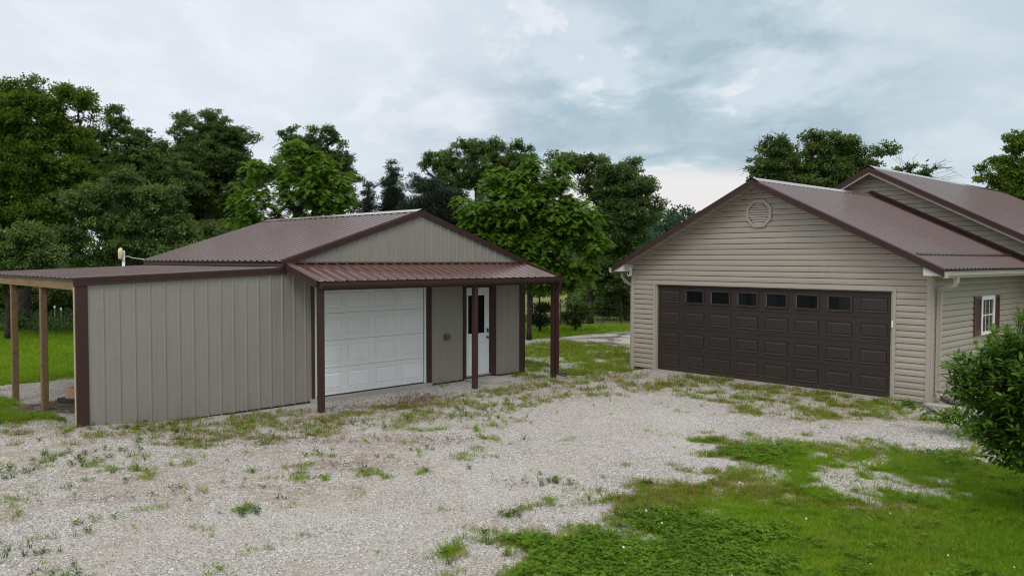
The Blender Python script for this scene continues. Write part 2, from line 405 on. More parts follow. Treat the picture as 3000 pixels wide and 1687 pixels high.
def inpoly(x, y, poly):
    x = np.asarray(x, float); y = np.asarray(y, float); ins = np.zeros(x.shape, bool); n = len(poly)
    for i in range(n):
        x0, y0 = poly[i]; x1, y1 = poly[(i + 1) % n]
        if y0 == y1: continue
        c = ((y0 > y) != (y1 > y)) & (x < (x1 - x0) * (y - y0) / (y1 - y0) + x0); ins ^= c
    return ins
def pdist(x, y, poly):
    """signed distance to polygon, positive inside"""
    x = np.asarray(x, float); y = np.asarray(y, float); d = np.full(x.shape, 1e9); n = len(poly)
    for i in range(n):
        ax, ay = poly[i]; bx, by = poly[(i + 1) % n]; ex, ey = bx - ax, by - ay
        tt = np.clip(((x - ax) * ex + (y - ay) * ey) / (ex * ex + ey * ey + 1e-9), 0, 1)
        d = np.minimum(d, np.hypot(x - ax - tt * ex, y - ay - tt * ey))
    return np.where(inpoly(x, y, poly), d, -d)
LAWN = [(-0.9, 3.0), (-0.35, 6.6), (-0.1, 7.29), (0.17, 7.88), (0.65, 8.31), (1.09, 8.45), (1.4, 9.4), (1.98, 9.93), (2.56, 10.02), (3.06, 10.72), (2.93, 11.28), (3.37, 11.82), (4.34, 12.17), (4.87, 11.66), (5.46, 11.79), (6.53, 11.36), (7.32, 11.2), (8.52, 11.6), (9.5, 13.0), (12, 16), (40, 30), (60, -30), (0, -30)]
HOLE = [(3.61, 10.13), (4.2, 10.42), (4.69, 10.23), (5.23, 9.77), (5.34, 9.43), (4.69, 9.19), (3.9, 9.11), (3.61, 9.42)]
HOLE2 = [(4.3, 11.3), (4.9, 11.5), (5.3, 10.9), (4.9, 10.5), (4.3, 10.8)]
STRIPG = [(3.37, 18.92), (4.82, 18.62), (7.66, 15.72), (8.26, 15.5), (7.64, 13.08), (6.24, 13.49), (4.87, 13.89), (4.11, 14.43), (3.48, 15.89)]
STRIPS = [(-9.5, 12.83), (-6.98, 13.03), (-5.42, 13.6), (-3.32, 14.34), (-2.24, 15.37), (-0.82, 16.56), (1.26, 18.89), (3.15, 19.95), (3.75, 18.92), (3.58, 17.14), (1.71, 15.87), (-0.62, 14.0), (-2.49, 12.68), (-4.62, 11.57), (-9.5, 11.54)]
SCAT = [(-9.5, 12.3), (-4.88, 12.22), (-2.01, 13.81), (0.09, 13.83), (-0.95, 10.0), (-2.68, 8.98), (-4.22, 8.41), (-7, 7.3)]
BACKG = [(-1.0, 29.0), (1.79, 27.2), (3.86, 25.31), (3.11, 20.32), (1.58, 19.22), (0.29, 18.87)]
LEFTG = [(-60, 28.4), (-60, 60), (-12, 60), (-10.35, 18.71), (-10.67, 18.08), (-11.6, 18.69), (-13, 17.2), (-60, 20)]
LEFTG2 = [(-14, 15.6), (-10.42, 15.27), (-9.79, 15.5), (-8.76, 14.1), (-8.78, 13.74), (-8.29, 13.33), (-7.08, 13.22), (-6.77, 12.63), (-8.42, 12.33), (-14, 12.3)]
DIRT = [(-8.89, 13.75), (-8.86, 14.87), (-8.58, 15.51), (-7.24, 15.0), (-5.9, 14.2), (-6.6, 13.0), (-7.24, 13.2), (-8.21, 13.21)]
MULCH = [(0.1, 27.7), (1.57, 27.9), (1.63, 26.6), (0.3, 26.2)]
CLOV = [[(0.42, 7.0), (0.7, 7.95), (1.36, 8.51), (2.07, 8.59), (2.73, 8.08), (2.4, 7.11), (1.9, 6.2), (0.6, 6.2)],
        [(2.99, 11.28), (3.36, 11.77), (4.31, 12.09), (4.2, 11.29), (3.3, 10.62)], [(5.4, 11.66), (6.5, 11.31), (7.02, 10.86), (5.95, 10.54), (5.69, 11.07)],
        [(-0.05, 7.0), (0.2, 7.6), (0.75, 7.75), (0.8, 7.2), (0.3, 6.8)]]
BROWNP = [(1.51, 9.49), (2.87, 10.03), (3.45, 9.67), (3.55, 9.03), (4.35, 8.89), (3.5, 8.46), (2.31, 8.87), (0.88, 8.07)]
DRIVE = [(1.45, 27.7), (3.16, 29.51), (4.86, 30.88), (7.55, 32.4), (11, 34), (9.0, 21.0), (5.46, 23.39), (3.93, 25.78), (2.17, 26.49)]
def cover(x, y):
    """how thickly plants cover the gravel (0..1), olive share, clover share, dirt share"""
    x = np.asarray(x, float); y = np.asarray(y, float)
    n1 = fbm(x, y, 1.1, 1, 4); n2 = fbm(x, y, 3.2, 3, 3); n = (n1 - 0.5) * 1.0 + (n2 - 0.5) * 0.6
    sm = lambda d, w: np.clip(0.5 + d / w, 0, 1)
    lawn = np.clip(0.42 + pdist(x, y, LAWN) / 1.25 + (n1 - 0.5) * 1.7 + (n2 - 0.5) * 2.0, 0, 1) * (pdist(x, y, LAWN) > -0.9)
    n5 = fbm(x, y, 5.5, 7, 3) - 0.5
    hol = lambda P_, a: np.clip(0.5 + a + pdist(x, y, P_) / 0.7 + (n1 - 0.5) * 1.6 + n5 * 2.6, 0, 1)
    lawn = lawn * (1 - hol(HOLE, 0.0) * 0.9) * (1 - hol(HOLE2, -0.45) * 0.8)
    sg = sm(pdist(x, y, STRIPG) + n * 1.4 - 0.15, 0.6) * (0.16 + 0.62 * np.clip((n2 - 0.42) * 4.0 + (n1 - 0.5) * 1.5, 0, 1))
    ss = sm(pdist(x, y, STRIPS) + n * 1.0, 0.5) * np.clip((n1 - 0.50) * 2.8 + (n2 - 0.5) * 6.0 + 0.06, 0.06, 0.45)
    sc = sm(pdist(x, y, SCAT) + n, 0.6) * np.clip((n2 - 0.63) * 7 + (n1 - 0.5) * 2, 0, 0.42) * np.clip((y - 6.5) / 4, 0.25, 1)
    bgz = sm(pdist(x, y, BACKG) + n, 0.6) * np.clip(0.78 + n * 2.4, 0, 1)
    lg = sm(pdist(x, y, LEFTG) + n, 0.5)
    lg2 = sm(pdist(x, y, LEFTG2) + n * 0.8, 0.4)
    backl = np.clip((y - 19.5 - np.abs(x - 3) * 0.0 + n * 3) / 2.5, 0, 1) * ((x < -12) | (y > 26.5 + n))
    mid = np.clip((n2 - 0.72) * 9, 0, 0.5) * 0.35
    c = np.maximum.reduce([lawn, sg, ss, sc, bgz, lg, lg2, backl, mid])
    s, t = toS(x, y)
    c = np.where((s > -0.4) & (s < 9.7) & (t > 0.02) & (t < 6.2), 0, c)                    # under the shed
    c = np.where((t > 6.6) & (y > 17) & (s < 12), np.maximum(c, np.clip(0.9 + n, 0, 1)), c)
    lf = np.clip((-12.4 - x) / 2, 0, 1) * (y > 15.5)
    c = np.maximum(c, lf)
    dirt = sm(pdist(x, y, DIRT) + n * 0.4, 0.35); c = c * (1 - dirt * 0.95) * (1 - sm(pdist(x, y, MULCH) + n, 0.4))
    c = np.where(inpoly(x, y, DRIVE), 0, c)
    olive = np.clip(sm(pdist(x, y, BROWNP) + n * 1.5, 0.8) * 0.85 + sm(pdist(x, y, STRIPG) + n, 0.5) * 0.75 + sm(pdist(x, y, STRIPS) + n, 0.5) * 0.85 + sc * 0.5 + (bgz > 0.2) * (0.55 + n) + np.exp(-(pdist(x, y, LAWN) / 0.7) ** 2) * 0.6 + (n1 > 0.58) * 0.25, 0, 1)
    clov = np.zeros_like(x)
    for p in CLOV: clov = np.maximum(clov, sm(pdist(x, y, p) + n * 0.9, 0.35))
    clov = np.maximum(clov, (n2 > 0.60) * lawn * 0.22 * (y < 14))
    return c, olive, clov, dirt

TRACK = [(-4.2, 4.5), (-2.88, 6.82), (-1.32, 9.1), (1.0, 12.3), (3.17, 15.3), (4.6, 17.2)]
def track(x, y):
    """two packed wheel lines along the way to the garage"""
    best = np.full(np.shape(x), 1e9); side = np.zeros(np.shape(x))
    for (ax, ay), (bx, by) in zip(TRACK, TRACK[1:]):
        ex, ey = bx - ax, by - ay; L = math.hypot(ex, ey); tt = np.clip(((x - ax) * ex + (y - ay) * ey) / L ** 2, 0, 1)
        px, py = x - ax - tt * ex, y - ay - tt * ey; d = np.hypot(px, py); sg = np.sign(ex * py - ey * px)
        side = np.where(d < best, sg * d, side); best = np.minimum(best, d)
    side = side + (fbm(x, y, 0.5, 4, 3) - 0.5) * 0.8
    return np.clip(np.exp(-((np.abs(side) - 0.85) / 0.34) ** 2) + 0.35 * np.exp(-(side / 1.6) ** 2), 0, 1)
def weedy(x, y):
    n = fbm(x, y, 1.4, 6, 4) - 0.5; w = np.zeros_like(x)
    for p in (STRIPS, STRIPG, SCAT): w = np.maximum(w, np.clip(0.4 + (pdist(x, y, p) + n * 1.6) / 0.9, 0, 1) * (0.30 if p is not SCAT else 0.16))
    return w * np.clip(0.6 + n * 3, 0, 1)
def build_ground():
    def axis(lo, hi, step, lim, g):
        a = list(np.arange(lo, hi + 1e-6, step)); d = step
        while a[-1] < lim[1]: d *= g; a.append(a[-1] + d)
        d = step
        while a[0] > lim[0]: d *= g; a.insert(0, a[0] - d)
        return np.array(a)
    xs = axis(-14, 11, 0.085, (-900, 900), 1.12); ys = axis(5.0, 30, 0.085, (-60, 1500), 1.12)
    X, Y = np.meshgrid(xs, ys); Z = height(X, Y)
    V = np.stack([X, Y, Z], -1).reshape(-1, 3); nx, ny = len(xs), len(ys)
    i = np.arange(nx * ny).reshape(ny, nx)
    Q = np.stack([i[:-1, :-1], i[:-1, 1:], i[1:, 1:], i[1:, :-1]], -1).reshape(-1, 4)
    c, ol, cl, di = cover(X, Y)
    fieldf = np.clip((Y - 33.5) / 1.5, 0, 1)
    me = np_mesh('ground', V, Q, None, smooth=True)
    for nm, arr in (('cover', c), ('olive', ol), ('dirt', di), ('field', fieldf), ('weedy', weedy(X, Y) + c * 0.3), ('track', track(X, Y))):
        a = me.attributes.new(nm, 'FLOAT', 'POINT'); a.data.foreach_set('value', arr.ravel().astype(np.float32))
    m, t, out = mat_new('gravel and turf')
    geo = t.new('ShaderNodeNewGeometry').outputs['Position']
    at = lambda n: t.new('ShaderNodeAttribute', attribute_name=n).outputs['Fac']
    g2 = t.vmath('ADD', geo, t.vmath('MULTIPLY', t.vmath('SUBTRACT', t.noise(geo, 30, 2, 0.5, out=1), (0.5, 0.5, 0.5)), (0.012, 0.012, 0.0)))
    vo = t.new('ShaderNodeTexVoronoi'); t.l.new(g2, vo.inputs['Vector']); vo.inputs['Scale'].default_value = 72
    vo2 = t.new('ShaderNodeTexVoronoi'); t.l.new(g2, vo2.inputs['Vector']); vo2.inputs['Scale'].default_value = 36
    h1 = t.sep(vo.outputs['Color'])[0]; h2 = t.sep(vo2.outputs['Color'])[1]
    ramp = [(0, (0.11, 0.10, 0.09)), (0.22, (0.25, 0.232, 0.21)), (0.48, (0.35, 0.328, 0.302)), (0.80, (0.47, 0.448, 0.418)), (1, (0.70, 0.685, 0.66))]
    at0 = at('weedy'); nff0 = t.noise(geo, 50, 3, 0.6)
    st = t.ramp(h1, ramp); st2 = t.ramp(h2, ramp)
    big = t.noise(geo, 0.55, 5, 0.6)
    st = t.mix(t.smooth(h2, 0.5, 0.9, 0, 0.75), st, st2)
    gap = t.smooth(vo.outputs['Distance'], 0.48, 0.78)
    st = t.mix(t.math('MULTIPLY', gap, 0.7), st, (0.13, 0.11, 0.09))  # crevices between stones darkened: shade put into the colour along with dirt fines
    # packed fines in the wheel tracks, pinker and browner patches elsewhere
    nb = t.noise(geo, 0.45, 6, 0.60, 0.4); nc = t.noise(geo, 1.9, 8, 0.7)
    st = t.mix(t.smooth(nb, 0.44, 0.66, 0, 0.35), st, (0.36, 0.315, 0.265))
    trk = t.math('MULTIPLY', at('track'), t.smooth(t.noise(geo, 3.0, 5, 0.65), 0.25, 0.6))
    st = t.mix(t.math('MULTIPLY', trk, 0.42), st, (0.40, 0.365, 0.325))
    st = t.mix(t.smooth(nc, 0.55, 0.72, 0, 0.45), st, (0.27, 0.20, 0.15))
    st = t.mix(t.math('MULTIPLY', t.smooth(at0, 0.01, 0.20), t.smooth(t.noise(geo, 5.0, 6, 0.72), 0.40, 0.60, 0, 0.75)), st, t.mix(nff0, (0.155, 0.095, 0.055), (0.31, 0.22, 0.125)))
    st = t.mix(t.smooth(big, 0.3, 0.55, 0.28, 0), st, (0.52, 0.505, 0.49))
    cov = at('cover'); ol = at('olive')
    nf = t.noise(geo, 9, 5, 0.7); nff = t.noise(geo, 45, 3, 0.6)
    edge = t.math('ADD', cov, t.math('MULTIPLY', t.math('SUBTRACT', nf, 0.5), 1.7))
    edge = t.math('ADD', edge, t.math('MULTIPLY', t.math('SUBTRACT', nff, 0.5), 1.6))
    gmask = t.smooth(edge, 0.42, 0.78)
    green = t.mix(nff, (0.060, 0.125, 0.004), (0.165, 0.290, 0.008))
    green = t.mix(t.smooth(t.noise(geo, 0.5, 4, 0.6), 0.4, 0.65), green, t.mix(nff, (0.085, 0.16, 0.005), (0.19, 0.31, 0.010)))
    oliv = t.mix(nff, (0.075, 0.075, 0.022), (0.185, 0.165, 0.055))
    turf = t.mix(t.math('MULTIPLY', ol, t.smooth(nf, 0.3, 0.6)), green, oliv)
    turf = t.mix(at('field'), turf, t.mix(nf, (0.12, 0.145, 0.03), (0.21, 0.225, 0.06)))
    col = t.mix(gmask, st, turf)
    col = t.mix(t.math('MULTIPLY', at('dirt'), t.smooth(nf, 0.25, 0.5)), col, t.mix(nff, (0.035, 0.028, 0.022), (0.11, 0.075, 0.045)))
    bh = t.math('SUBTRACT', 1.0, vo.outputs['Distance'])
    bh = t.math('ADD', bh, t.math('MULTIPLY', t.math('SUBTRACT', 1.0, vo2.outputs['Distance']), 0.8))
    bh = t.math('ADD', bh, t.math('MULTIPLY', nff, 0.8))
    bp = t.new('ShaderNodeBump'); bp.inputs['Strength'].default_value = 0.9; bp.inputs['Distance'].default_value = 0.010
    t.l.new(bh, bp.inputs['Height'])
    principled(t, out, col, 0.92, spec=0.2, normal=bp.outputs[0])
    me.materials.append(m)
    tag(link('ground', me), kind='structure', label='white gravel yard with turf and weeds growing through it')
build_ground()
# wet concrete drive behind the house
def build_drive():
    m, t, out = mat_new('wet concrete')
    geo = t.new('ShaderNodeNewGeometry').outputs['Position']
    w = t.noise(geo, 0.7, 4, 0.6, 0.6); n = t.noise(geo, 12, 4, 0.6)
    c = t.mix(n, (0.30, 0.275, 0.245), (0.42, 0.395, 0.36)); wet = t.smooth(w, 0.45, 0.58)
    c = t.mix(wet, c, (0.215, 0.195, 0.175))
    principled(t, out, c, t.smooth(w, 0.42, 0.60, 0.8, 0.22), spec=0.5)
    b = MB(); P = [(x, y) for x, y in DRIVE[:5]] + [(12.5, 30.5)] + [(8.4, 22.2)] + DRIVE[6:]
    b.prism(P, 2, -0.15, 0.035)
    tag(b.build('driveway', m), kind='structure', label='wet concrete driveway')
build_drive()

# ------------------------------------------------------------------ ribbed sheet helper
def rib_profile(w0, w1, pitch, h=0.019, base=0.048, top=0.020, off=0.0, minor=True):
    """list of (w, height) from w0 to w1 with trapezoid ribs at off + k*pitch"""
    pts = [(w0, None)]; k = math.floor((w0 - off) / pitch) - 1
    br = []
    while True:
        c = off + k * pitch
        if c - base / 2 > w1: break
        br += [(c - base / 2, 0.0), (c - top / 2, h), (c + top / 2, h), (c + base / 2, 0.0)]
        if minor: br += [(c + pitch * 0.31, 0.0), (c + pitch * 0.335, 0.0016), (c + pitch * 0.365, 0.0), (c + pitch * 0.635, 0.0), (c + pitch * 0.665, 0.0016), (c + pitch * 0.69, 0.0)]
        k += 1
    br.sort()
    def at(w):
        for (a, ha), (b, hb) in zip(br, br[1:]):
            if a <= w <= b: return ha + (hb - ha) * (w - a) / max(b - a, 1e-9)
        return 0.0
    r = [(w0, at(w0))] + [(w, h_) for w, h_ in br if w0 + 1e-4 < w < w1 - 1e-4] + [(w1, at(w1))]
    return r
def wall_panels(parent, s0, s1, zlo, ztop, pitch, off, mat, t=0.0, step=3, name='wall_panel', outward=-1):
    """vertical ribbed sheets in the plane t; ztop is a function of s"""
    cuts = [s0]; k = math.floor((s0 - off) / pitch / step)
    while True:
        c = off + (k * step + 0.42) * pitch
        if c >= s1 - 0.02: break
        if c > s0 + 0.02: cuts.append(c)
        k += 1
    cuts.append(s1)
    for a, b in zip(cuts, cuts[1:]):
        pr = rib_profile(a, b - 0.0015, pitch, off=off)
        rows = [[(w, t + outward * h, zlo) for w, h in pr], [(w, t + outward * h, max(zlo + 0.002, ztop(w))) for w, h in pr]]
        open_mesh(name, rows, mat, parent, flip=True)
def roof_panels(parent, org, wdir, sdir, nrm, width, length, pitch, mat, off=0.1, step=3, name='roof_panel', cut=None, ribh=0.025, ribb=0.095):
    """ribs run along sdir; sheets laid side by side along wdir"""
    org, wdir, sdir, nrm = map(Vector, (org, wdir, sdir, nrm)); a = 0.0; first = True
    while a < width - 0.01:
        b = min(width, (off if first and off > 0.05 else a + step * pitch)); first = False
        pr = rib_profile(a, b - 0.002, pitch, h=ribh, base=ribb, top=ribb * 0.42, off=off - 0.5 * pitch, minor=False)
        rows = []
        for L in (0.0, length):
            row = []
            for w, h in pr:
                ll = L if cut is None else min(L, cut(w)) if L > 0 else L
                row.append(org + wdir * w + sdir * ll + nrm * h)
            rows.append(row)
        o = open_mesh(name, rows, mat, parent)
        me = o.data
        me.update()
        if me.polygons and (me.polygons[0].normal.dot(nrm) < 0): me.flip_normals()
        a = b
def stepped(h=0.13, d=0.02, g=0.006):
    """section of a grooved rake trim, a = outward, b = down from the top"""
    return [(0, 0), (d, 0), (d, -h * 0.30), (d - g, -h * 0.33), (d - g, -h * 0.40), (d, -h * 0.43), (d, -h * 0.60), (d - g, -h * 0.63), (d - g, -h * 0.70), (d, -h * 0.73), (d, -h), (d + 0.008, -h - 0.004), (0, -h - 0.004)]
def rake(parent, p0, p1, out, mat, h=0.13, d=0.02, name='rake_trim', cap=0.07, build=True):
    """trim board along a slope; out is the unit vector away from the wall"""
    p0, p1, out = Vector(p0), Vector(p1), Vector(out)
    sec = stepped(h, d); n = len(sec); b = MB(); vs = []
    for p in (p0, p1):
        for a, z in sec: vs.append(p + out * a + Vector((0, 0, z)))
    fs = [tuple(range(n)), tuple(range(2 * n - 1, n - 1, -1))] + [(i, (i + 1) % n, (i + 1) % n + n, i + n) for i in range(n)]
    b.add(vs, fs)
    if cap:                                            # flange lapping over the sheets
        up = (p1 - p0).cross(out).normalized()
        if up.z < 0: up = -up
        q = [p0 + out * d + up * 0.004, p1 + out * d + up * 0.004, p1 - out * cap + up * 0.024, p0 - out * cap + up * 0.024,
             p1 - out * (cap + 0.004) + up * 0.002, p0 - out * (cap + 0.004) + up * 0.002]
        b.add(q, [(0, 1, 2, 3), (3, 2, 4, 5)])
    return b.build(name, mat, parent)
def beamS(b, p0, p1, w, h):
    """square beam between points, w across, h down"""
    return b.sweep([p0, p1], [(-w / 2, 0), (w / 2, 0), (w / 2, -h), (-w / 2, -h)])
def downspout(parent, path, mat, w=0.075, d=0.055, name='downspout', ref=(0, -1, 0)):
    b = MB(); b._ref = Vector(ref)
    def rect(k=1.0): 
        return [(-w / 2 * k, -d / 2 * k), (0, -d / 2 * k + 0.006), (w / 2 * k, -d / 2 * k), (w / 2 * k, d / 2 * k), (0, d / 2 * k - 0.006), (-w / 2 * k, d / 2 * k)]
    b.sweep(path, rect(), up=ref)
    return b.build(name, mat, parent)

# ------------------------------------------------------------------ the metal shed
def build_shed():
    sh = empty('metal_shed', (SX, SY, 0), SA, 'taupe ribbed metal shed with brown roofs, white garage door and open lean-to on its left', 'shed')
    P = 0.24232; ZB = 0.02; D = 6.62; S0, S1, SM = 3.25, 9.74, 6.49
    front = MB(); front.box(-0.36, S1 - 0.02, 0.02, 0.06, -0.1, 2.26).prism([(S0, 2.26), (S1 - 0.02, 2.26), (S1 - 0.02, 2.70), (SM, 3.74), (S0, 2.70)], 1, 0.02, 0.06)
    fw = MB()
    # backing wall with the two openings cut: built of four boxes
    for x0, x1, z0, z1 in ((-0.36, 3.80, -0.1, 2.40), (3.80, 6.64, 2.29, 2.62), (6.64, 7.77, -0.1, 2.62), (7.77, 8.60, 2.16, 2.62), (8.60, 9.70, -0.1, 2.62)):
        fw.box(x0, x1, 0.03, 0.07, z0, z1)
    fw.prism([(S0 + .02, 2.621), (S1 - 0.04, 2.621), (S1 - 0.04, 2.70), (SM, 3.72), (S0 + .02, 2.70)], 1, 0.03, 0.07)
    wall = fw.build('front_wall', DARK, sh)
    annex_top = lambda s: 2.36 + (s + 0.42) * 0.0408
    gab = lambda s: 2.70 + 1.045 * (1 - abs(s - SM) / (SM - S0 + 0.02)) - 0.03
    wall_panels(wall, -0.24, 3.31, ZB + 0.0, lambda s: annex_top(s) - 0.01 if s < S0 else 2.66, P, 0.0, TAUPE)
    wall_panels(wall, 3.31, 3.80, ZB, lambda s: 2.66, P, 0.0, TAUPE)
    wall_panels(wall, 3.83, 6.64, 2.30, lambda s: 2.66, P, 0.0, TAUPE)
    wall_panels(wall, 6.75, 7.70, ZB, lambda s: 2.66, P, 0.0, TAUPE)
    wall_panels(wall, 7.70, 8.73, 2.24, lambda s: 2.66, P, 0.0, TAUPE)
    wall_panels(wall, 8.74, 9.57, ZB, lambda s: 2.66, P, 0.0, TAUPE)
    wall_panels(wall, S0 + 0.06, S1 - 0.06, 2.725, lambda s: gab(s), P, 0.0, TAUPE, t=-0.004)
    # screws in rows
    sc = MB()
    for zz in (1.17, 1.96):
        k = 0
        while k * P < 9.6:
            s = k * P - 0.04
            if (s < 3.75 or (6.8 < s < 7.6) or (8.8 < s < 9.5)) and s > -0.2 and zz < annex_top(s) - 0.2:
                sc.add([(s + 0.009 * cos(a), -0.010, zz + 0.009 * sin(a)) for a in [i * pi / 3 for i in range(6)]] + [(s, -0.014, zz)], [(i, (i + 1) % 6, 6) for i in range(6)])
            k += 1
    tag(sc.build('screws', METAL, sh), kind='stuff')
    # sides and back
    side = MB().box(S0, S0 + 0.05, 0.075, D, -0.1, 2.72); sidew = side.build('left_wall', TAUPE, sh)
    MB().box(S1 - 0.05, S1, 0.075, D, -0.1, 2.70).build('right_wall', TAUPE, sh)
    MB().box(S0, S1, D - 0.06, D - 0.01, -0.1, 2.70).prism([(S0, 2.70), (S1, 2.70), (SM, 3.76)], 1, D - 0.06, D - 0.01).build('back_wall', TAUPE, sh)
    MB().box(-0.40, S1 + 0.01, -0.018, 0.02, -0.02, 0.035).build('base_trim', DARK, sh)
    MB().box(3.72, 6.70, -0.10, 0.09, -0.12, 0.07).box(S0, S1, 0.09, D, -0.12, 0.05).build('floor_slab', CONC, sh)
    # corner trims
    MB().bevbox(-0.405, -0.222, -0.028, 0.05, 0.0, 2.355, 0.008).build('corner_trim', BROWN, sh)
    MB().box(-0.417, -0.4055, -0.005, 0.035, 0.0, 2.33).build('corner_board', wood_mat('pale board', (0.5, 0.42, 0.27), (0.42, 0.34, 0.22)), sh)
    MB().bevbox(9.565, 9.745, -0.030, 0.05, 0.0, 2.66, 0.008).build('corner_trim', BROWN, sh)
    MB().bevbox(3.765, 3.826, -0.035, 0.03, 0.03, 2.60, 0.006).build('door_trim', BROWN, sh)
    MB().bevbox(6.612, 6.752, -0.035, 0.09, 0.03, 2.60, 0.006).build('door_trim', BROWN, sh)
    MB().bevbox(7.700, 7.786, -0.035, 0.09, 0.03, 2.40, 0.006).build('door_trim', BROWN, sh)
    MB().bevbox(8.572, 8.742, -0.035, 0.09, 0.03, 2.40, 0.006).build('door_trim', BROWN, sh)
    MB().bevbox(7.702, 8.740, -0.040, 0.09, 2.135, 2.24, 0.006).build('door_trim', BROWN, sh)
    # white overhead door: four sections, four raised panels each
    gd = empty('garage_door'); gd.parent = sh
    for x_ in (3.826, 6.575): MB().box(x_, x_ + 0.036, -0.012, 0.028, 0.075, 2.30).build('door_jamb', WHITE, gd)
    dx0, dx1, dz0, dz1 = 3.870, 6.568, 0.098, 2.255
    hh = (dz1 - dz0) / 4
    sec = MB().bevbox(dx0, dx1, 0.030, 0.065, 0, hh - 0.006, 0.004).mesh('door_section', WHITE)
    ww = (dx1 - dx0) / 4
    def raised(w, h, e=0.022, d=0.010):
        b = MB(); o = [(-w / 2, 0, -h / 2), (w / 2, 0, -h / 2), (w / 2, 0, h / 2), (-w / 2, 0, h / 2)]
        i1 = [(x - math.copysign(0.004, x), 0.006, z - math.copysign(0.010, z)) for x, y, z in o]
        i2 = [(x - math.copysign(0.010, x), 0.006, z - math.copysign(0.022, z)) for x, y, z in o]
        i3 = [(x - math.copysign(0.030, x), -0.002, z - math.copysign(0.050, z)) for x, y, z in o]
        vs = o + i1 + i2 + i3; fs = []
        for k in range(3):
            for i in range(4): fs.append((k * 4 + i, k * 4 + (i + 1) % 4, (k + 1) * 4 + (i + 1) % 4, (k + 1) * 4 + i))
        fs.append((12, 13, 14, 15)); b.add(vs, fs); return b
    rp = raised(ww * 0.76, hh * 0.64).mesh('raised_panel', WHITE)
    for r in range(4):
        o = link('door_section', sec, None, gd); o.location = (0, 0, dz0 + r * hh)
        for c in range(4):
            q = link('raised_panel', rp, None, gd); q.location = (dx0 + ww * (c + 0.5), 0.021, dz0 + hh * (r + 0.5) - 0.003)
    MB().box(dx0, dx1, 0.022, 0.06, 0.071, 0.097).build('bottom_seal', BLACKP, gd)
    # entry door
    ed = MB().bevbox(7.800, 8.558, 0.022, 0.062, 0.098, 2.128, 0.004).build('entry_door', WHITE, sh)
    fr = MB()
    for x0, x1, z0, z1 in ((7.835, 7.868, 1.03, 1.985), (8.392, 8.425, 1.03, 1.985), (7.868, 8.392, 1.952, 1.985), (7.868, 8.392, 1.03, 1.062)):
        fr.box(x0, x1, 0.005, 0.0219, z0, z1)
    fr.build('window_frame', WHITEV, ed)
    MB().box(7.8685, 8.3915, 0.016, 0.0215, 1.0625, 1.9515).build('window_pane', GLASS, ed)
    lo = raised(0.26, 0.55).mesh('raised_panel', WHITE)
    for x in (8.01, 8.35):
        q = link('raised_panel', lo, None, ed); q.location = (x, 0.013, 0.55)
    kn = MB().tube([(8.497, 0.0218, 0.955), (8.497, -0.02, 0.955)], [0.03, 0.012], 10).tube([(8.497, -0.02, 0.955), (8.497, -0.035, 0.955), (8.497, -0.06, 0.955), (8.497, -0.068, 0.955)], [0.014, 0.029, 0.03, 0.015], 10)
    kn.build('door_knob', painted('dark bronze', (0.05, 0.04, 0.035), 0.3, 0.1), ed, True)
    MB().bevbox(8.467, 8.527, -0.005, 0.0218, 1.07, 1.165, 0.012).build('keypad_lock', BLACKP, ed)
    MB().box(7.79, 8.57, -0.03, 0.09, 0.07, 0.097).build('threshold', METAL, ed)
    MB().bevbox(7.135, 7.262, -0.085, -0.001, 0.985, 1.105, 0.008).box(7.142, 7.255, -0.092, -0.0855, 0.992, 1.098).build('outlet_box', GREYBOX, sh)
    # main roof
    sl = (3.838 - 2.74) / (SM - 3.13); ln = sqrt(1 + sl * sl); OH0, OH1 = -0.03, D + 0.10
    EL, ER = 3.13, 2 * SM - 3.13
    rl = MB().prism([(EL + .02, 2.728), (SM, 3.818), (SM, 3.77), (EL + .02, 2.69)], 1, OH0 + .02, OH1 - .02).build('roof', DARK, sh)
    rr = MB().prism([(ER - .02, 2.728), (SM, 3.818), (SM, 3.77), (ER - .02, 2.69)], 1, OH0 + .02, OH1 - .02).build('roof', DARK, sh)
    L = (SM - EL) * ln
    roof_panels(rl, (SM, OH0, 3.836), (0, 1, 0), (-1 / ln, 0, -sl / ln), (-sl / ln, 0, 1 / ln), OH1 - OH0, L, P, ROOF)
    roof_panels(rr, (SM, OH0, 3.836), (0, 1, 0), (1 / ln, 0, -sl / ln), (sl / ln, 0, 1 / ln), OH1 - OH0, L, P, ROOF)
    cap = MB()
    cap.add([(SM - 0.17, OH0 - 0.02, 3.846 - 0.17 * sl + 0.022), (SM - 0.02, OH0 - 0.02, 3.874), (SM + 0.02, OH0 - 0.02, 3.874), (SM + 0.17, OH0 - 0.02, 3.846 - 0.17 * sl + 0.022),
             (SM - 0.17, OH1, 3.846 - 0.17 * sl + 0.022), (SM - 0.02, OH1, 3.874), (SM + 0.02, OH1, 3.874), (SM + 0.17, OH1, 3.846 - 0.17 * sl + 0.022)],
            [(0, 1, 5, 4), (1, 2, 6, 5), (2, 3, 7, 6)])
    cap.build('ridge_cap', RIDGE, sh)
    for sgn, e in ((-1, EL), (1, ER)):
        rake(sh, (e, OH0, 2.742), (SM, OH0, 3.838), (0, -1, 0), BROWN, h=0.115, cap=0.04)
    MB().box(EL + 0.02, EL + 0.05, OH0, OH1, 2.655, 2.735).box(EL + 0.05, S0, OH0, OH1, 2.69, 2.70).build('eave_fascia', BROWN, sh)
    MB().box(ER - 0.05, ER - 0.02, OH0, OH1, 2.655, 2.735).build('eave_fascia', BROWN, sh)
    # porch over the front
    PT = -1.10; pz0, pz1 = 2.695, 2.385; X0, X1 = 3.22, 9.86
    ps = (pz0 - pz1) / (-PT); pl = sqrt(1 + ps * ps)
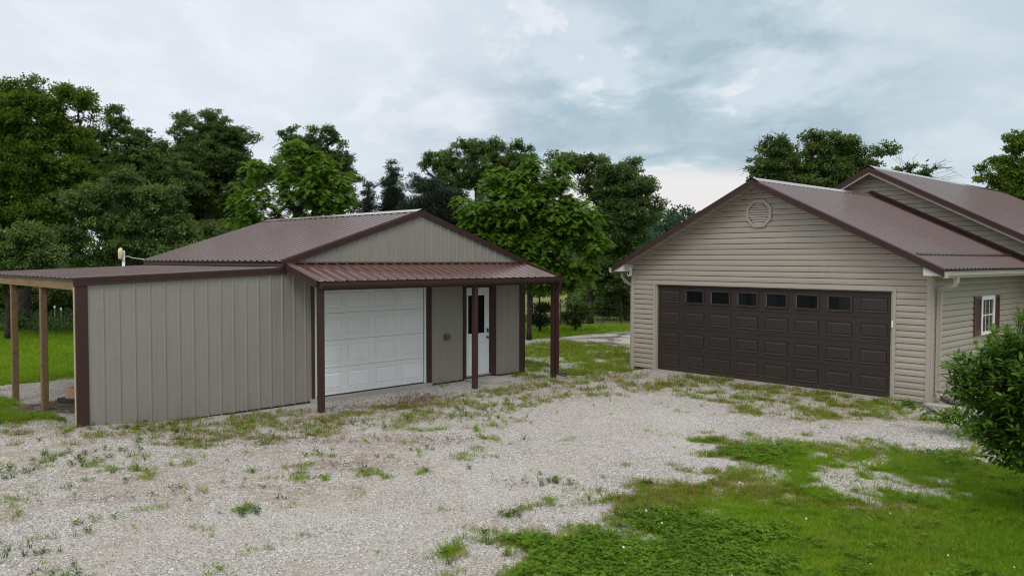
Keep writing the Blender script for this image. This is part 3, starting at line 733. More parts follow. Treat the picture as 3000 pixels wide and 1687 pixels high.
    pr = MB().add([(X0 + .03, 0.0, pz0 - .012), (X1 - .03, 0.0, pz0 - .012), (X1 - .03, PT + .02, pz1 - .006), (X0 + .03, PT + .02, pz1 - .006), (X0 + .03, 0.0, pz0 - .05), (X1 - .03, 0.0, pz0 - .05), (X1 - .03, PT + .02, pz1 - .045), (X0 + .03, PT + .02, pz1 - .045)],
                  [(0, 1, 2, 3), (7, 6, 5, 4), (0, 3, 7, 4), (1, 5, 6, 2), (3, 2, 6, 7), (0, 4, 5, 1)]).build('porch_roof', DARK, sh)
    roof_panels(pr, (X0, 0.0, pz0), (1, 0, 0), (0, -1 / pl, -ps / pl), (0, -ps / pl, 1 / pl), X1 - X0, pl * 1.11, 0.232, PORCH, off=0.27, ribh=0.017, ribb=0.045)
    MB().prism([(-0.055, 2.697), (-0.055, 2.706), (-0.034, 2.728), (0.0, 2.728), (0.0, 2.690)], 0, X0 + 0.02, X1 - 0.02).build('porch_flashing', BROWN, pr)
    rake(pr, (X0, 0.0, pz0 + 0.012), (X0, PT - 0.005, pz1 + 0.012), (-1, 0, 0), BROWN, h=0.125, cap=0.06)
    rake(pr, (X1, 0.0, pz0 + 0.012), (X1, PT - 0.005, pz1 + 0.012), (1, 0, 0), BROWN, h=0.125, cap=0.06)
    hb = MB(); beamS(hb, (3.29, -1.005, 2.335), (9.80, -1.005, 2.335), 0.07, 0.12); hb.build('porch_beam', BROWN, sh)
    for s in (4.1, 5.2, 6.3, 7.4, 8.5, 9.4):
        b = MB(); beamS(b, (s, -0.03, 2.62), (s, -0.97, 2.345), 0.04, 0.09); b.build('rafter', DARK, sh)
    # gutter of the porch
    g = [(0, 0), (0, -0.105), (0.075, -0.105), (0.100, -0.055), (0.100, -0.004), (0.108, 0.0), (0.108, 0.006), (0.090, 0.006), (0.090, -0.05), (0.068, -0.097), (0.008, -0.097), (0.008, 0)]
    gb = MB(); gb.prism([(PT - 0.012 - a, 2.365 + b) for a, b in g], 0, X0 + 0.03, X1 + 0.01)
    for x in (X0 + 0.028, X1 + 0.01): gb.box(x, x + 0.004, PT - 0.115, PT - 0.012, 2.258, 2.368)
    gut = gb.build('gutter', BROWN, sh)
    for s, t_ in ((3.35, -1.005), (7.145, -1.005), (9.69, -1.005)):
        zb = float(height(*fromS(s, t_)[:2])) - 0.06
        MB().bevbox(s - 0.052, s + 0.052, t_ - 0.052, t_ + 0.052, zb, 2.215, 0.006).build('porch_post', BROWN, sh)
    downspout(gut, [(9.74, -1.165, 2.27), (9.74, -1.165, 2.18), (9.722, -1.10, 2.02), (9.722, -1.098, 0.20), (9.73, -1.115, 0.11), (9.80, -1.20, 0.055), (9.86, -1.27, 0.045)], BROWN, 0.085, 0.06, ref=(0, -1, 0))
    for z in (1.72, 0.62): MB().box(9.675, 9.769, -1.133, -1.06, z, z + 0.02).build('strap', BROWN, gut)
    # lean-to on the left
    A0, A1 = -0.43, 3.24; za0, za1 = 2.470, 2.618; asl = (za1 - za0) / (A1 - A0); al = sqrt(1 + asl * asl); AD = 6.50
    ar = MB().prism([(A0 + .03, za0 - 0.012), (A1, za1 - 0.012), (A1, za1 - 0.05), (A0 + .03, za0 - 0.05)], 1, 0.02, AD).build('lean_to_roof', DARK, sh)
    roof_panels(ar, (A1, -0.02, za1), (0, 1, 0), (-1 / al, 0, -asl / al), (-asl / al, 0, 1 / al), AD + 0.02, (A1 - A0) * al + 0.02, P, ROOF, off=0.23, ribh=0.019, ribb=0.06)
    rake(ar, (A0, -0.02, za0 + 0.008), (A1 - 0.01, -0.02, za1 + 0.008), (0, -1, 0), BROWN, h=0.12, cap=0.07)
    MB().box(A0 - 0.005, A0 + 0.012, 0.0, AD, za0 - 0.032, za0 - 0.010).build('drip_edge', DARK, sh)
    bm_ = MB(); beamS(bm_, (-0.385, -0.0, 2.445), (-0.385, AD, 2.452), 0.045, 0.155); bm_.build('eave_beam', WOODB, sh)
    for t_ in (1.885, 3.76, 5.6):
        zb = float(height(*fromS(-0.36, t_)[:2])) - 0.05
        MB().bevbox(-0.395, -0.292, t_ - 0.05, t_ + 0.05, zb, 2.292, 0.005).build('timber_post', WOODP, sh)
    for t_ in (0.9, 1.885, 2.85, 3.76, 4.7, 5.6):
        b = MB(); beamS(b, (-0.36, t_ + 0.09, 2.425), (3.2, t_ + 0.09, 2.565), 0.04, 0.13); b.build('lean_to_rafter', WOODP, sh)
    return sh
RIDGE = painted('brown ridge cap metal', (0.16, 0.10, 0.09), 0.22, 0.06, 0.0, coat=1.0)
PORCH = painted('reddish brown porch roof metal', (0.088, 0.033, 0.027), 0.20, 0.10, 0.12, coat=0.6)
build_shed()
tag(MB().prism([(-0.02, 0.0), (0.80, 0.05), (0.93, -0.45), (0.62, -0.85), (0.20, -0.90), (-0.12, -0.40)], 2, -0.1, 0.045).build('doorstep_slab', CONC),
    'irregular pale concrete slab lying below the white entry door', 'step')
ds = bpy.data.objects['doorstep_slab']; ds.location = fromS(7.72, -0.06, 0.0); ds.rotation_euler = (0, 0, SA)

# ------------------------------------------------------------------ the house with its garage wing
def siding_course(parent, s0, s1, z, hgt, wallt, out, mat, axis='s', clip=None, name='siding_board'):
    """one course; clip(z)->(lo,hi) limits in s"""
    prof = [(0.001, 0.015), (0.017, 0.013), (0.0185, 0.021), (0.017, 0.080 / 0.127 * hgt), (0.007, 0.098 / 0.127 * hgt), (0.004, hgt + 0.003)]  # slot under each course bares the dark backing, coloured in as a shadow line
    rows = []
    for o, dz in prof:
        a, b = s0, s1
        if clip:
            lo, hi = clip(z + dz); a, b = max(a, lo), min(b, hi)
            if b <= a: m = (a + b) / 2; a = b = m
        rows.append(((a, o, z + dz), (b, o, z + dz)))
    if all(r[1][0] - r[0][0] < 0.03 for r in rows): return None
    if axis == 's': R = [[(x, wallt + out * o, zz) for x, o, zz in r] for r in rows]
    else: R = [[(wallt + out * o, x, zz) for x, o, zz in r] for r in rows]
    o = open_mesh(name, R, mat, parent)
    m_ = o.data
    want = Vector((0, out, 0)) if axis == 's' else Vector((out, 0, 0))
    if m_.polygons[2].normal.dot(want) < 0: m_.flip_normals()
    return o
def build_house():
    ho = empty('house', (GX, GY, 0), GA, 'beige sided house with attached two-car garage wing and brown metal roofs', 'house')
    W0, W1, SM = -0.82, 6.57, 2.875; T2 = 5.95; C = 0.127; DH = 2.134; DW = 5.80
    EZ, PZ = 2.615, 4.60; EL, ER = -1.175, 6.925; OF = -0.40
    slp = (PZ - EZ) / (SM - EL)
    under = lambda s: PZ - 0.16 - slp * abs(s - SM)            # where the wall meets the soffit
    wall = MB()
    for x0, x1, z0, z1 in ((W0 + .01, -0.10, -0.15, 2.5), (DW + 0.10, W1 - .01, -0.15, 2.5), (-0.10, DW + 0.10, DH + 0.05, 2.5)): wall.box(x0, x1, 0.01, 0.06, z0, z1)
    wall.prism([(W0 + .01, 2.5), (W1 - .01, 2.5), (SM, 4.38)], 1, 0.01, 0.06)
    fw = wall.build('front_wall', DARK, ho)
    z = 0.0 - C * 0; k = 0
    lo = lambda zz: (SM - (PZ - 0.10 - zz) / slp, SM + (PZ - 0.10 - zz) / slp)
    z = -0.02
    while z < 4.45:
        if z < DH - 0.02:
            hcut = C
            siding_course(fw, W0 + 0.085, -0.105, z, C, 0.0, -1, SIDING)
            siding_course(fw, DW + 0.105, W1 - 0.085, z, C, 0.0, -1, SIDING)
        else:
            siding_course(fw, W0 + 0.085 if z < 2.4 else W0, W1 - 0.085 if z < 2.4 else W1, z, C, 0.0, -1, SIDING, clip=lo)
        z += C
    zt = DH + 0.03
    # trims
    for x0, x1, y0, y1 in ((W0, W0 + 0.09, -0.03, 0.02), (W1 - 0.09, W1 + 0.0, -0.03, 0.02)):
        MB().bevbox(x0, x1, y0, y1, -0.12, 2.50, 0.006).build('corner_trim', TRIMB, ho)
    MB().bevbox(W1 + 0.001, W1 + 0.03, -0.03, 0.085, -0.06, 2.50, 0.006).build('corner_trim', TRIMB, ho)
    MB().bevbox(-0.105, -0.045, -0.034, 0.03, -0.03, DH + 0.10, 0.004).box(-0.045, -0.006, 0.0, 0.12, -0.03, DH + 0.03).build('door_trim', TRIMB, ho)
    MB().bevbox(DW + 0.045, DW + 0.105, -0.034, 0.03, -0.03, DH + 0.10, 0.004).box(DW + 0.006, DW + 0.045, 0.0, 0.12, -0.03, DH + 0.03).build('door_trim', TRIMB, ho)
    MB().bevbox(-0.045, DW + 0.045, -0.034, 0.03, DH + 0.035, DH + 0.10, 0.004).box(-0.045, DW + 0.045, 0.03, 0.12, DH + 0.01, DH + 0.035).build('door_trim', TRIMB, ho)
    MB().box(W0 + .03, W1 - .03, 0.02, 0.20, -0.2, -0.02).box(-0.1, DW + 0.1, -0.05, 0.4, -0.2, -0.012).build('foundation', CONC, ho)
    # brown overhead door, 4 sections x 8 panels, six windows in the top section
    gd = MB().box(-0.004, DW + 0.004, 0.10, 0.14, -0.005, DH + 0.008).build('garage_door', DARK, ho)
    hh = (DH + 0.0) / 4; ww = DW / 8
    sec = MB().bevbox(0.0, DW, 0.055, 0.099, 0.002, hh - 0.004, 0.004).mesh('door_section', DKDOOR)
    b = MB(); w, h = ww * 0.76, hh * 0.56
    o = [(-w / 2, 0, -h / 2), (w / 2, 0, -h / 2), (w / 2, 0, h / 2), (-w / 2, 0, h / 2)]
    i1 = [(x - math.copysign(0.008, x), 0.009, zz - math.copysign(0.024, zz)) for x, y, zz in o]
    i2 = [(x - math.copysign(0.040, x), -0.001, zz - math.copysign(0.052, zz)) for x, y, zz in o]
    vs = o + i1 + i2; fs = []
    for kk in range(2):
        for i in range(4): fs.append((kk * 4 + i, kk * 4 + (i + 1) % 4, (kk + 1) * 4 + (i + 1) % 4, (kk + 1) * 4 + i))
    fs.append((8, 9, 10, 11)); b.add(vs, fs); rp = b.mesh('raised_panel', DKDOOR)
    for r in range(4):
        q = link('door_section', sec, None, gd); q.location = (0, 0, r * hh)
        for c in range(8):
            if r == 3 and 1 <= c <= 6: continue
            q = link('raised_panel', rp, None, gd); q.location = (ww * (c + 0.5), 0.037, hh * (r + 0.5))
    wf = MB(); a, bz = 0.285, 0.175; ia, ib = 0.245, 0.135
    for x0, x1, z0, z1 in ((-a, -ia, -bz, bz), (ia, a, -bz, bz), (-ia, ia, ib, bz), (-ia, ia, -bz, -ib)): wf.box(x0, x1, 0.03, 0.0545, z0, z1)
    wfm = wf.mesh('window_frame', painted('brown window frame', (0.032, 0.024, 0.021), 0.45, 0.05))
    pm = MB().box(-ia + .0005, ia - .0005, 0.047, 0.0545, -ib + .0005, ib - .0005).mesh('window_pane', GLASS)
    glint = MB().box(-ia + .001, -ia + 0.008, 0.0465, 0.0468, -ib + .001, ib - .001).mesh('window_bead', TRIMB)  # pale strip down the left edge of each pane only
    for c in range(1, 7):
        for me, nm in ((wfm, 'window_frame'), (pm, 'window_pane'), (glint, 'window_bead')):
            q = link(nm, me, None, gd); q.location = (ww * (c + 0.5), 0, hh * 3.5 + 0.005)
    MB().bevbox(5.835, 5.862, -0.052, -0.0345, 1.43, 1.57, 0.004).build('door_opener_keypad', WHITEV, ho)
    # side wall
    sw = MB().box(W1 - 0.05, W1 - 0.005, 0.06, T2, -0.15, 2.50).build('side_wall', DARK, ho)
    wy0, wy1, wz0, wz1 = 2.80, 3.70, 1.15, 2.005
    z = -0.02
    while z < 2.42:
        if z + C > wz0 - 0.02 and z < wz1 + 0.0:
            siding_course(sw, 0.085, 2.385, z, C, W1, 1, SIDING, axis='t'); siding_course(sw, 4.085, T2 - 0.06, z, C, W1, 1, SIDING, axis='t')
        else: siding_course(sw, 0.085, T2 - 0.06, z, C, W1, 1, SIDING, axis='t')
        z += C
    MB().box(W1 + 0.001, W1 + 0.035, T2 - 0.07, T2 - 0.001, -0.06, 2.5).build('corner_trim', TRIMB, ho)
    MB().box(W0 + .0, W0 + 0.05, 0.06, T2, -0.15, 2.50).build('side_wall', SIDING, ho)
    MB().bevbox(W1 - 0.004, W1 + 0.018, wy0 - 0.40, wy1 + 0.40, wz0 - 0.13, wz1 + 0.13, 0.004).build('window_surround', SIDING, ho)
    win = MB()
    for y0, y1, z0, z1 in ((wy0, wy0 + 0.085, wz0, wz1), (wy1 - 0.085, wy1, wz0, wz1), (wy0 + 0.085, wy1 - 0.085, wz1 - 0.085, wz1), (wy0 + 0.085, wy1 - 0.085, wz0, wz0 + 0.07)):
        win.box(W1 + 0.019, W1 + 0.052, y0, y1, z0, z1)
    win = win.build('window', WHITEV, ho)
    MB().box(W1 + 0.020, W1 + 0.026, wy0 + 0.086, wy1 - 0.086, wz0 + 0.071, wz1 - 0.086).build('pane', GLASS, win)
    mu = MB(); iw = (wy1 - wy0 - 0.17) / 3
    for i in (1, 2): mu.box(W1 + 0.0265, W1 + 0.033, wy0 + 0.085 + iw * i - 0.008, wy0 + 0.085 + iw * i + 0.008, wz0 + 0.071, wz1 - 0.086)
    mu.box(W1 + 0.027, W1 + 0.0345, wy0 + 0.086, wy1 - 0.086, (wz0 + wz1) / 2 - 0.012, (wz0 + wz1) / 2 + 0.012)
    mu.build('glazing_bars', WHITEV, win)
    for y0, y1 in ((2.375, 2.795), (3.705, 4.075)):
        f = MB()
        for a0, a1, z0, z1 in ((y0, y0 + 0.05, wz0, wz1), (y1 - 0.05, y1, wz0, wz1), (y0 + .05, y1 - .05, wz1 - 0.06, wz1), (y0 + .05, y1 - .05, wz0, wz0 + 0.13), ): f.box(W1 + 0.0185, W1 + 0.045, a0, a1, z0, z1)
        sh = f.build('shutter', SHUT, ho)
        n = 20; sz = (wz1 - 0.06 - wz0 - 0.13) / n
        sl_ = MB().add([(W1 + 0.02, y0 + .051, 0), (W1 + 0.042, y0 + .051, -sz * 0.9), (W1 + 0.042, y1 - .051, -sz * 0.9), (W1 + 0.02, y1 - .051, 0), (W1 + 0.02, y0 + .051, -sz * 1.0), (W1 + 0.02, y1 - .051, -sz * 1.0)], [(0, 1, 2, 3), (1, 4, 5, 2)]).mesh('slat', SHUT)
        for i in range(n):
            q = link('slat', sl_, None, sh); q.location = (0, 0, wz1 - 0.06 - i * sz)
    # octagonal gable vent
    cx, cz, r = 2.853, 3.845, 0.315
    oc = lambda rr: [(cx + rr * cos(pi / 8 + i * pi / 4) / cos(pi / 8), cz + rr * 0.99 * sin(pi / 8 + i * pi / 4) / cos(pi / 8)) for i in range(8)]
    vb = MB(); o_, i_ = oc(r), oc(r - 0.065)
    vs = [(x, -0.05, z) for x, z in o_] + [(x, -0.058, z) for x, z in i_] + [(x, -0.012, z) for x, z in oc(r + 0.006)] + [(x, -0.025, z) for x, z in i_]
    fs = []
    for i in range(8):
        j = (i + 1) % 8; fs += [(i, j, 8 + j, 8 + i), (16 + i, 16 + j, j, i), (8 + i, 8 + j, 24 + j, 24 + i)]
    vb.add(vs, fs); vt = vb.build('gable_vent', TRIMB, ho)
    MB().prism(oc(r - 0.06), 1, -0.024, -0.018).build('vent_back', DARK, vt)
    for i in range(9):
        zc = cz + (i - 4) * 0.055; dz = abs(zc - cz) + 0.02; R = r - 0.068
        hw = R if dz < R * math.tan(pi / 8) else R - (dz - R * math.tan(pi / 8))
        MB().add([(cx - hw, -0.050, zc - 0.024), (cx + hw, -0.050, zc - 0.024), (cx + hw, -0.030, zc + 0.022), (cx - hw, -0.030, zc + 0.022), (cx - hw, -0.028, zc - 0.024), (cx + hw, -0.028, zc - 0.024)], [(0, 1, 2, 3), (4, 5, 1, 0)]).build('louvre', TRIMB, vt)
    # garage roof
    ln = sqrt(1 + slp * slp); L = (SM - EL) * ln
    for sg, nm in ((-1, 'roof'), (1, 'roof')):
        e = EL if sg < 0 else ER
        rf = MB().prism([(e - sg * .02, EZ - 0.012), (SM, PZ - 0.012), (SM, PZ - 0.06), (e - sg * .02, EZ - 0.06)], 1, OF + .02, T2 - 0.02).build(nm, DARK, ho)
        roof_panels(rf, (SM, OF, PZ), (0, 1, 0), (sg / ln, 0, -slp / ln), (sg * slp / ln, 0, 1 / ln), T2 - OF, L, 0.2286, ROOF, off=0.2)
        rake(ho, (e, OF, EZ - 0.006), (SM, OF, PZ - 0.006), (0, -1, 0), BROWN, h=0.135, cap=0.08)
    zc = lambda d: PZ + 0.036 - d * slp
    def ridge_cap(par, sm, pz, t0, t1, w=0.16, s_=slp):
        zz = lambda d: pz + 0.032 - d * s_
        MB().add([(sm - w, t0, zz(w)), (sm - 0.02, t0, pz + 0.036), (sm + 0.02, t0, pz + 0.036), (sm + w, t0, zz(w)), (sm - w, t1, zz(w)), (sm - 0.02, t1, pz + 0.036), (sm + 0.02, t1, pz + 0.036), (sm + w, t1, zz(w)),
                  (sm + w, t0, zz(w) - 0.012), (sm + w, t1, zz(w) - 0.012)], [(0, 1, 5, 4), (1, 2, 6, 5), (2, 3, 7, 6), (3, 8, 9, 7)]).build('ridge_cap', RIDGE, par)
    ridge_cap(ho, SM, PZ, OF - 0.02, T2 - 0.01)
    # soffit under the front overhang: grooved panels following the slope
    for sg in (-1, 1):
        e = EL if sg < 0 else ER; n = 24
        for i in range(n):
            u0 = i / n; u1 = (i + 1) / n - 0.004
            x0, x1 = e + (SM - e) * u0, e + (SM - e) * u1
            z0, z1 = EZ + (PZ - EZ) * u0 - 0.127, EZ + (PZ - EZ) * u1 - 0.127
            if x0 * sg > (W0 if sg < 0 else W1) * sg + 0.0 and False: continue
            if (sg < 0 and x1 < W0 - 0.12) or (sg > 0 and x1 > W1 + 0.12): continue
            m_ = (x0 + x1) / 2; mz = (z0 + z1) / 2 + 0.004
            open_mesh('soffit_panel', [[(x0, OF + 0.02, z0), (m_ - (x1 - x0) * .06, OF + 0.02, mz - .004), (m_, OF + 0.02, mz + .004), (m_ + (x1 - x0) * .06, OF + 0.02, mz - .004), (x1, OF + 0.02, z1)], [(x0, -0.001, z0), (m_ - (x1 - x0) * .06, -0.001, mz - .004), (m_, -0.001, mz + .004), (m_ + (x1 - x0) * .06, -0.001, mz - .004), (x1, -0.001, z1)]], SOFFIT, ho)
        b = MB(); zz = lambda x: PZ - 0.132 - slp * abs(x - SM)
        xa = W0 if sg < 0 else W1
        b.add([(xa, -0.03, zz(xa)), (SM, -0.03, zz(SM)), (SM, -0.03, zz(SM) - 0.03), (xa, -0.03, zz(xa) - 0.03), (xa, 0.0, zz(xa)), (SM, 0.0, zz(SM)), (SM, 0.0, zz(SM) - 0.03), (xa, 0.0, zz(xa) - 0.03)],
              [(0, 1, 2, 3), (3, 2, 6, 7), (0, 4, 5, 1)]); b.build('soffit_trim', TRIMB, ho)
    # boxed eave returns, fascia and gutters
    for sg in (-1, 1):
        w_, e = (W0, EL) if sg < 0 else (W1, ER)
        xi = w_ - sg * 0.02; xo = e - sg * 0.04
        zt_ = lambda x: PZ - 0.125 - slp * abs(x - SM)
        MB().prism([(w_ - sg * 0.03, 2.488), (xo, 2.488), (xo, zt_(xo) - 0.012), (w_ - sg * 0.03, zt_(w_ - sg * 0.03) - 0.012)], 1, OF + 0.005, 0.0).build('eave_return', PALET, ho)
        MB().box(min(w_, xo), max(w_, xo), 0.0, T2 - 0.04, 2.470, 2.482).build('eave_soffit', SOFFIT, ho)
        MB().box(min(xo, xo + sg * 0.02), max(xo, xo + sg * 0.02), OF + 0.02, T2 - 0.04, 2.472, 2.598).build('fascia', TRIMB, ho)
        base = xo + sg * 0.022
        sec = [(0, 0), (0, -0.115), (0.075, -0.115), (0.105, -0.060), (0.105, -0.006), (0.115, 0.0), (0.115, 0.007), (0.093, 0.007), (0.093, -0.058), (0.068, -0.107), (0.009, -0.107), (0.009, 0)]
        g = MB().prism([(base + sg * a, 2.563 + b_) for a, b_ in sec], 1, OF - 0.01, T2 - 0.06)
        for y_ in (OF - 0.014, T2 - 0.06): g.prism([(base, 2.563), (base, 2.448), (base + sg * 0.075, 2.448), (base + sg * 0.105, 2.503), (base + sg * 0.105, 2.563)], 1, y_, y_ + 0.004)
        g = g.build('gutter', TRIMB, ho)
        if sg > 0:
            xg = base + 0.055; xw = W1 + 0.075
            downspout(g, [(xg, 0.12, 2.452), (xg, 0.12, 2.375), (xg - 0.03, 0.13, 2.31), (xw + 0.06, 0.17, 2.235), (xw, 0.19, 2.15), (xw, 0.19, 0.30), (xw + 0.02, 0.17, 0.18), (xw + 0.10, 0.10, 0.12), (xw + 0.16, 0.06, 0.10)], TRIMB, 0.085, 0.065, ref=(0, -1, 0))
            cp = MB()
            cp.sweep([(xw + 0.13, 0.075, 0.115), (xw + 0.30, -0.03, 0.075)], [(-0.062, -0.045), (0.062, -0.045), (0.062, 0.045), (-0.062, 0.045)])
            pth, rad = [], []
            for i in range(60):
                u = i / 59; pth.append((xw + 0.30 + u * 1.15, -0.03 - 0.10 * u + 0.06 * sin(u * 3), 0.068 - 0.012 * u)); rad.append(0.058 + (0.008 if i % 2 else -0.004))
            cp.tube(pth, rad, 12); cp.build('corrugated_pipe', CORR, g)
        else:
            xg = base - 0.055; xw = W0 - 0.06
            downspout(g, [(xg, 0.10, 2.452), (xg, 0.10, 2.34), (xg + 0.10, 0.10, 2.22), (xw, 0.10, 2.12), (xw, 0.10, 0.05)], TRIMB, 0.085, 0.065, ref=(0, -1, 0))
    # snow stop on the right slope
    b = MB(); x = 6.37; z0 = PZ - slp * (x - SM)
    b.prism([(x, z0 + 0.022), (x - 0.02, z0 + 0.055), (x + 0.05, z0 + 0.012 + 0.012), (x + 0.05, z0 + 0.0)], 1, OF + 0.12, T2 - 0.2); b.build('snow_guard', BROWN, ho)
    # main wing behind the garage
    T = T2; MO = 0.40; pz = 5.352; sm = 2.945; s2 = 0.522; ext = 21.0; eR = 8.6; eL = -1.3
    top = lambda x: pz - 0.19 - s2 * abs(x - sm)
    mw = MB().prism([(eL + .5, 2.2), (W1, 2.2), (W1, top(W1)), (sm, top(sm)), (eL + .5, top(eL + .5))], 1, T, T + 0.05)
    mw.box(W1, 8.3, T, T + 0.05, -0.15, 2.45).build('main_wing_wall', DARK, ho); mwo = bpy.data.objects['main_wing_wall']
    lo2 = lambda zz: (max(-0.8, sm - (pz - 0.13 - zz) / s2), sm + (pz - 0.13 - zz) / s2)
    z = 2.42
    z = -0.02
    while z < 5.3:
        if z > 2.41: siding_course(mwo, -0.8, 8.25, z, C, T, -1, SIDING, clip=lo2)
        else: siding_course(mwo, W1 + 0.035, 8.25, z, C, T, -1, SIDING)
        z += C
    MB().box(8.25, 8.29, T, ext, -0.15, 2.6).build('main_wing_wall', SIDING, ho)
    l2 = sqrt(1 + s2 * s2)
    for sg, e in ((-1, eL), (1, eR)):
        ez = pz - s2 * abs(e - sm)
        rf = MB().prism([(e - sg * .02, ez - 0.012), (sm, pz - 0.012), (sm, pz - 0.06), (e - sg * .02, ez - 0.06)], 1, T - MO + .02, ext).build('roof', DARK, ho)
        roof_panels(rf, (sm, T - MO, pz), (0, 1, 0), (sg / l2, 0, -s2 / l2), (sg * s2 / l2, 0, 1 / l2), ext - T + MO, abs(e - sm) * l2, 0.2286, ROOF, off=0.2)
        rake(ho, (e, T - MO, ez - 0.006), (sm, T - MO, pz - 0.006), (0, -1, 0), BROWN, h=0.135, cap=0.08)
        b = MB(); q = [Vector((e, T - MO + 0.0, ez - 0.127)), Vector((sm, T - MO + 0.0, pz - 0.127))]
        b.add([q[0], q[1], q[1] + Vector((0, 0, -0.075)), q[0] + Vector((0, 0, -0.075)), q[0] + Vector((0, 0.025, 0)), q[1] + Vector((0, 0.025, 0)), q[1] + Vector((0, 0.025, -0.075)), q[0] + Vector((0, 0.025, -0.075))],
              [(0, 1, 2, 3), (3, 2, 6, 7), (4, 7, 6, 5), (0, 4, 5, 1)]); b.build('fascia', TRIMB, ho)
        open_mesh('wing_soffit', [[(e, T - MO + .025, ez - 0.135), (sm, T - MO + .025, pz - 0.135)], [(e, T - .002, ez - 0.135), (sm, T - .002, pz - 0.135)]], SOFFIT, ho)
    ridge_cap(ho, sm, pz, T - MO - 0.02, ext, s_=s2)
    # flashing where the garage roof meets the wing wall
    b = MB()
    zf = lambda x: PZ - slp * abs(x - SM) + 0.038
    for xa, xb in ((SM, ER), (SM, W0)):
        b.add([(xa, T - 0.10, zf(xa) + .004), (xb, T - 0.10, zf(xb) + .004), (xb, T - 0.026, zf(xb) + 0.045), (xa, T - 0.026, zf(xa) + 0.045), (xa, T - 0.026, zf(xa) + 0.10), (xb, T - 0.026, zf(xb) + 0.10)], [(0, 1, 2, 3), (3, 2, 5, 4)])
    b.build('wall_flashing', BROWN, ho)
build_house()

# camera on the corner of the garage
def build_camera_unit():
    o = empty('security_camera', fromG(-0.79, -0.10, 2.50), GA, 'white security camera hanging under the left eave of the beige garage', 'camera')
    MB().tube([(0, 0, 0.09), (0, 0, 0.075), (0, -0.01, 0.02)], [0.045, 0.04, 0.022], 12).build('bracket', WHITEV, o, True)
    b = MB(); pts = [(0.042 * cos(a), 0.042 * sin(a) + (0.055 if sin(a) > 0 else -0.055)) for a in [i * pi / 8 + 0.001 for i in range(16)]]
    b.prism([(x, z - 0.045) for x, z in pts], 1, -0.075, 0.02); b.build('housing', WHITEV, o)
    MB().prism([(x * 0.55, z * 0.6 - 0.045) for x, z in pts], 1, -0.079, -0.0752).build('lens_face', BLACKP, o)
    return o
build_camera_unit()

# concrete splash strip at the right corner of the garage
_p = MB().bevbox(0.0, 1.5, -0.45, -0.10, -0.1, 0.035, 0.01).build('concrete_strip', CONC); _p.location = fromG(6.6, -0.02, 0); _p.rotation_euler = (0, 0, GA - 0.05)
tag(_p, 'narrow grey concrete strip beneath the corrugated drain pipe', 'kerb')

# pallet with blocks under the lean-to
def build_pallet():
    px, py = -7.74, 14.90
    z = float(height(px, py))
    o = empty('plastic_pallet', (px, py, z), -0.28, 'black plastic pallet on the gravel under the lean-to', 'pallet')
    b = MB()
    for y in (-0.5, -0.05, 0.40):
        for x in (-0.55, -0.07, 0.42): b.box(x, x + 0.13, y, y + 0.12, 0.0, 0.11)
    b.build('feet', BLACKP, o)
    for i in range(7): MB().bevbox(-0.56, 0.56, -0.51 + i * 0.15, -0.51 + i * 0.15 + 0.12, 0.1105, 0.14, 0.004).build('slat', BLACKP, o)
    MB().box(-0.565, 0.565, -0.522, -0.5105, 0.03, 0.14).box(-0.572, -0.561, -0.5, 0.52, 0.05, 0.14).build('side_rail', BLACKP, o)
    def block(name, x, y, rz, lab):
        b = MB(); w, d, h = 0.40, 0.20, 0.19
        b.bevbox(-w / 2, w / 2, -d / 2, -d / 2 + 0.035, 0, h, 0.003).bevbox(-w / 2, w / 2, d / 2 - 0.035, d / 2, 0, h, 0.003)
        for x0 in (-w / 2, -0.018, w / 2 - 0.036): b.box(x0, x0 + 0.036, -d / 2 + 0.0351, d / 2 - 0.0351, 0, h)
        q = b.build(name, BLOCKM); c, s_ = cos(-0.28), sin(-0.28)
        q.location = (px + x * c - y * s_, py + x * s_ + y * c, z + 0.141); q.rotation_euler = (0, 0, rz)
        tag(q, lab, 'concrete block', 'tan concrete blocks on the pallet')
    block('concrete_block', -0.22, -0.38, -0.24, 'tan concrete block at the front edge of the black pallet')
    block('concrete_block', -0.36, -0.08, -0.5, 'tan concrete block lying behind the front one at the pallet edge')
    block('concrete_block', 0.30, 0.15, -0.3, 'tan concrete block farthest back on the black pallet')
build_pallet()

# pipe with a meter box behind the lean-to
def build_mast():
    o = empty('antenna_mast', fromS(3.55, 9.2, -0.05), SA, 'white pipe with a cream antenna box rising behind the lean-to roof', 'antenna')
    MB().tube([(0, 0, 0), (0, 0, 3.05)], 0.038, 12).build('pipe', PVC, o, True)
    b = MB(); b.tube([(-0.085, -0.03, 2.82), (-0.085, -0.03, 2.845), (-0.085, -0.03, 3.07), (-0.10, -0.03, 3.10), (-0.115, -0.03, 3.115)], [0.04, 0.06, 0.062, 0.05, 0.015], 12); b.build('antenna_box', CREAM, o, True)
    MB().box(-0.15, 0.042, -0.075, -0.068, 2.93, 2.945).box(-0.15, 0.042, -0.075, -0.068, 2.985, 3.0).box(-0.042, 0.042, -0.045, 0.045, 2.79, 2.80).build('clamp', METAL, o)
    pts = [(0.03, 0, 2.89), (0.12, 0, 2.90), (0.22, -0.02, 2.86), (0.40, -0.9, 2.80), (0.33, -1.9, 2.74), (0.05, -2.45, 2.73)]
    sm_ = []
    for i in range(len(pts) - 1):
        for k in range(5):
            u = k / 5; a, b_ = Vector(pts[i]), Vector(pts[i + 1]); sm_.append(a.lerp(b_, u))
    sm_.append(Vector(pts[-1])); MB().tube(sm_, 0.009, 6).build('cable', PVC, o, True)
build_mast()

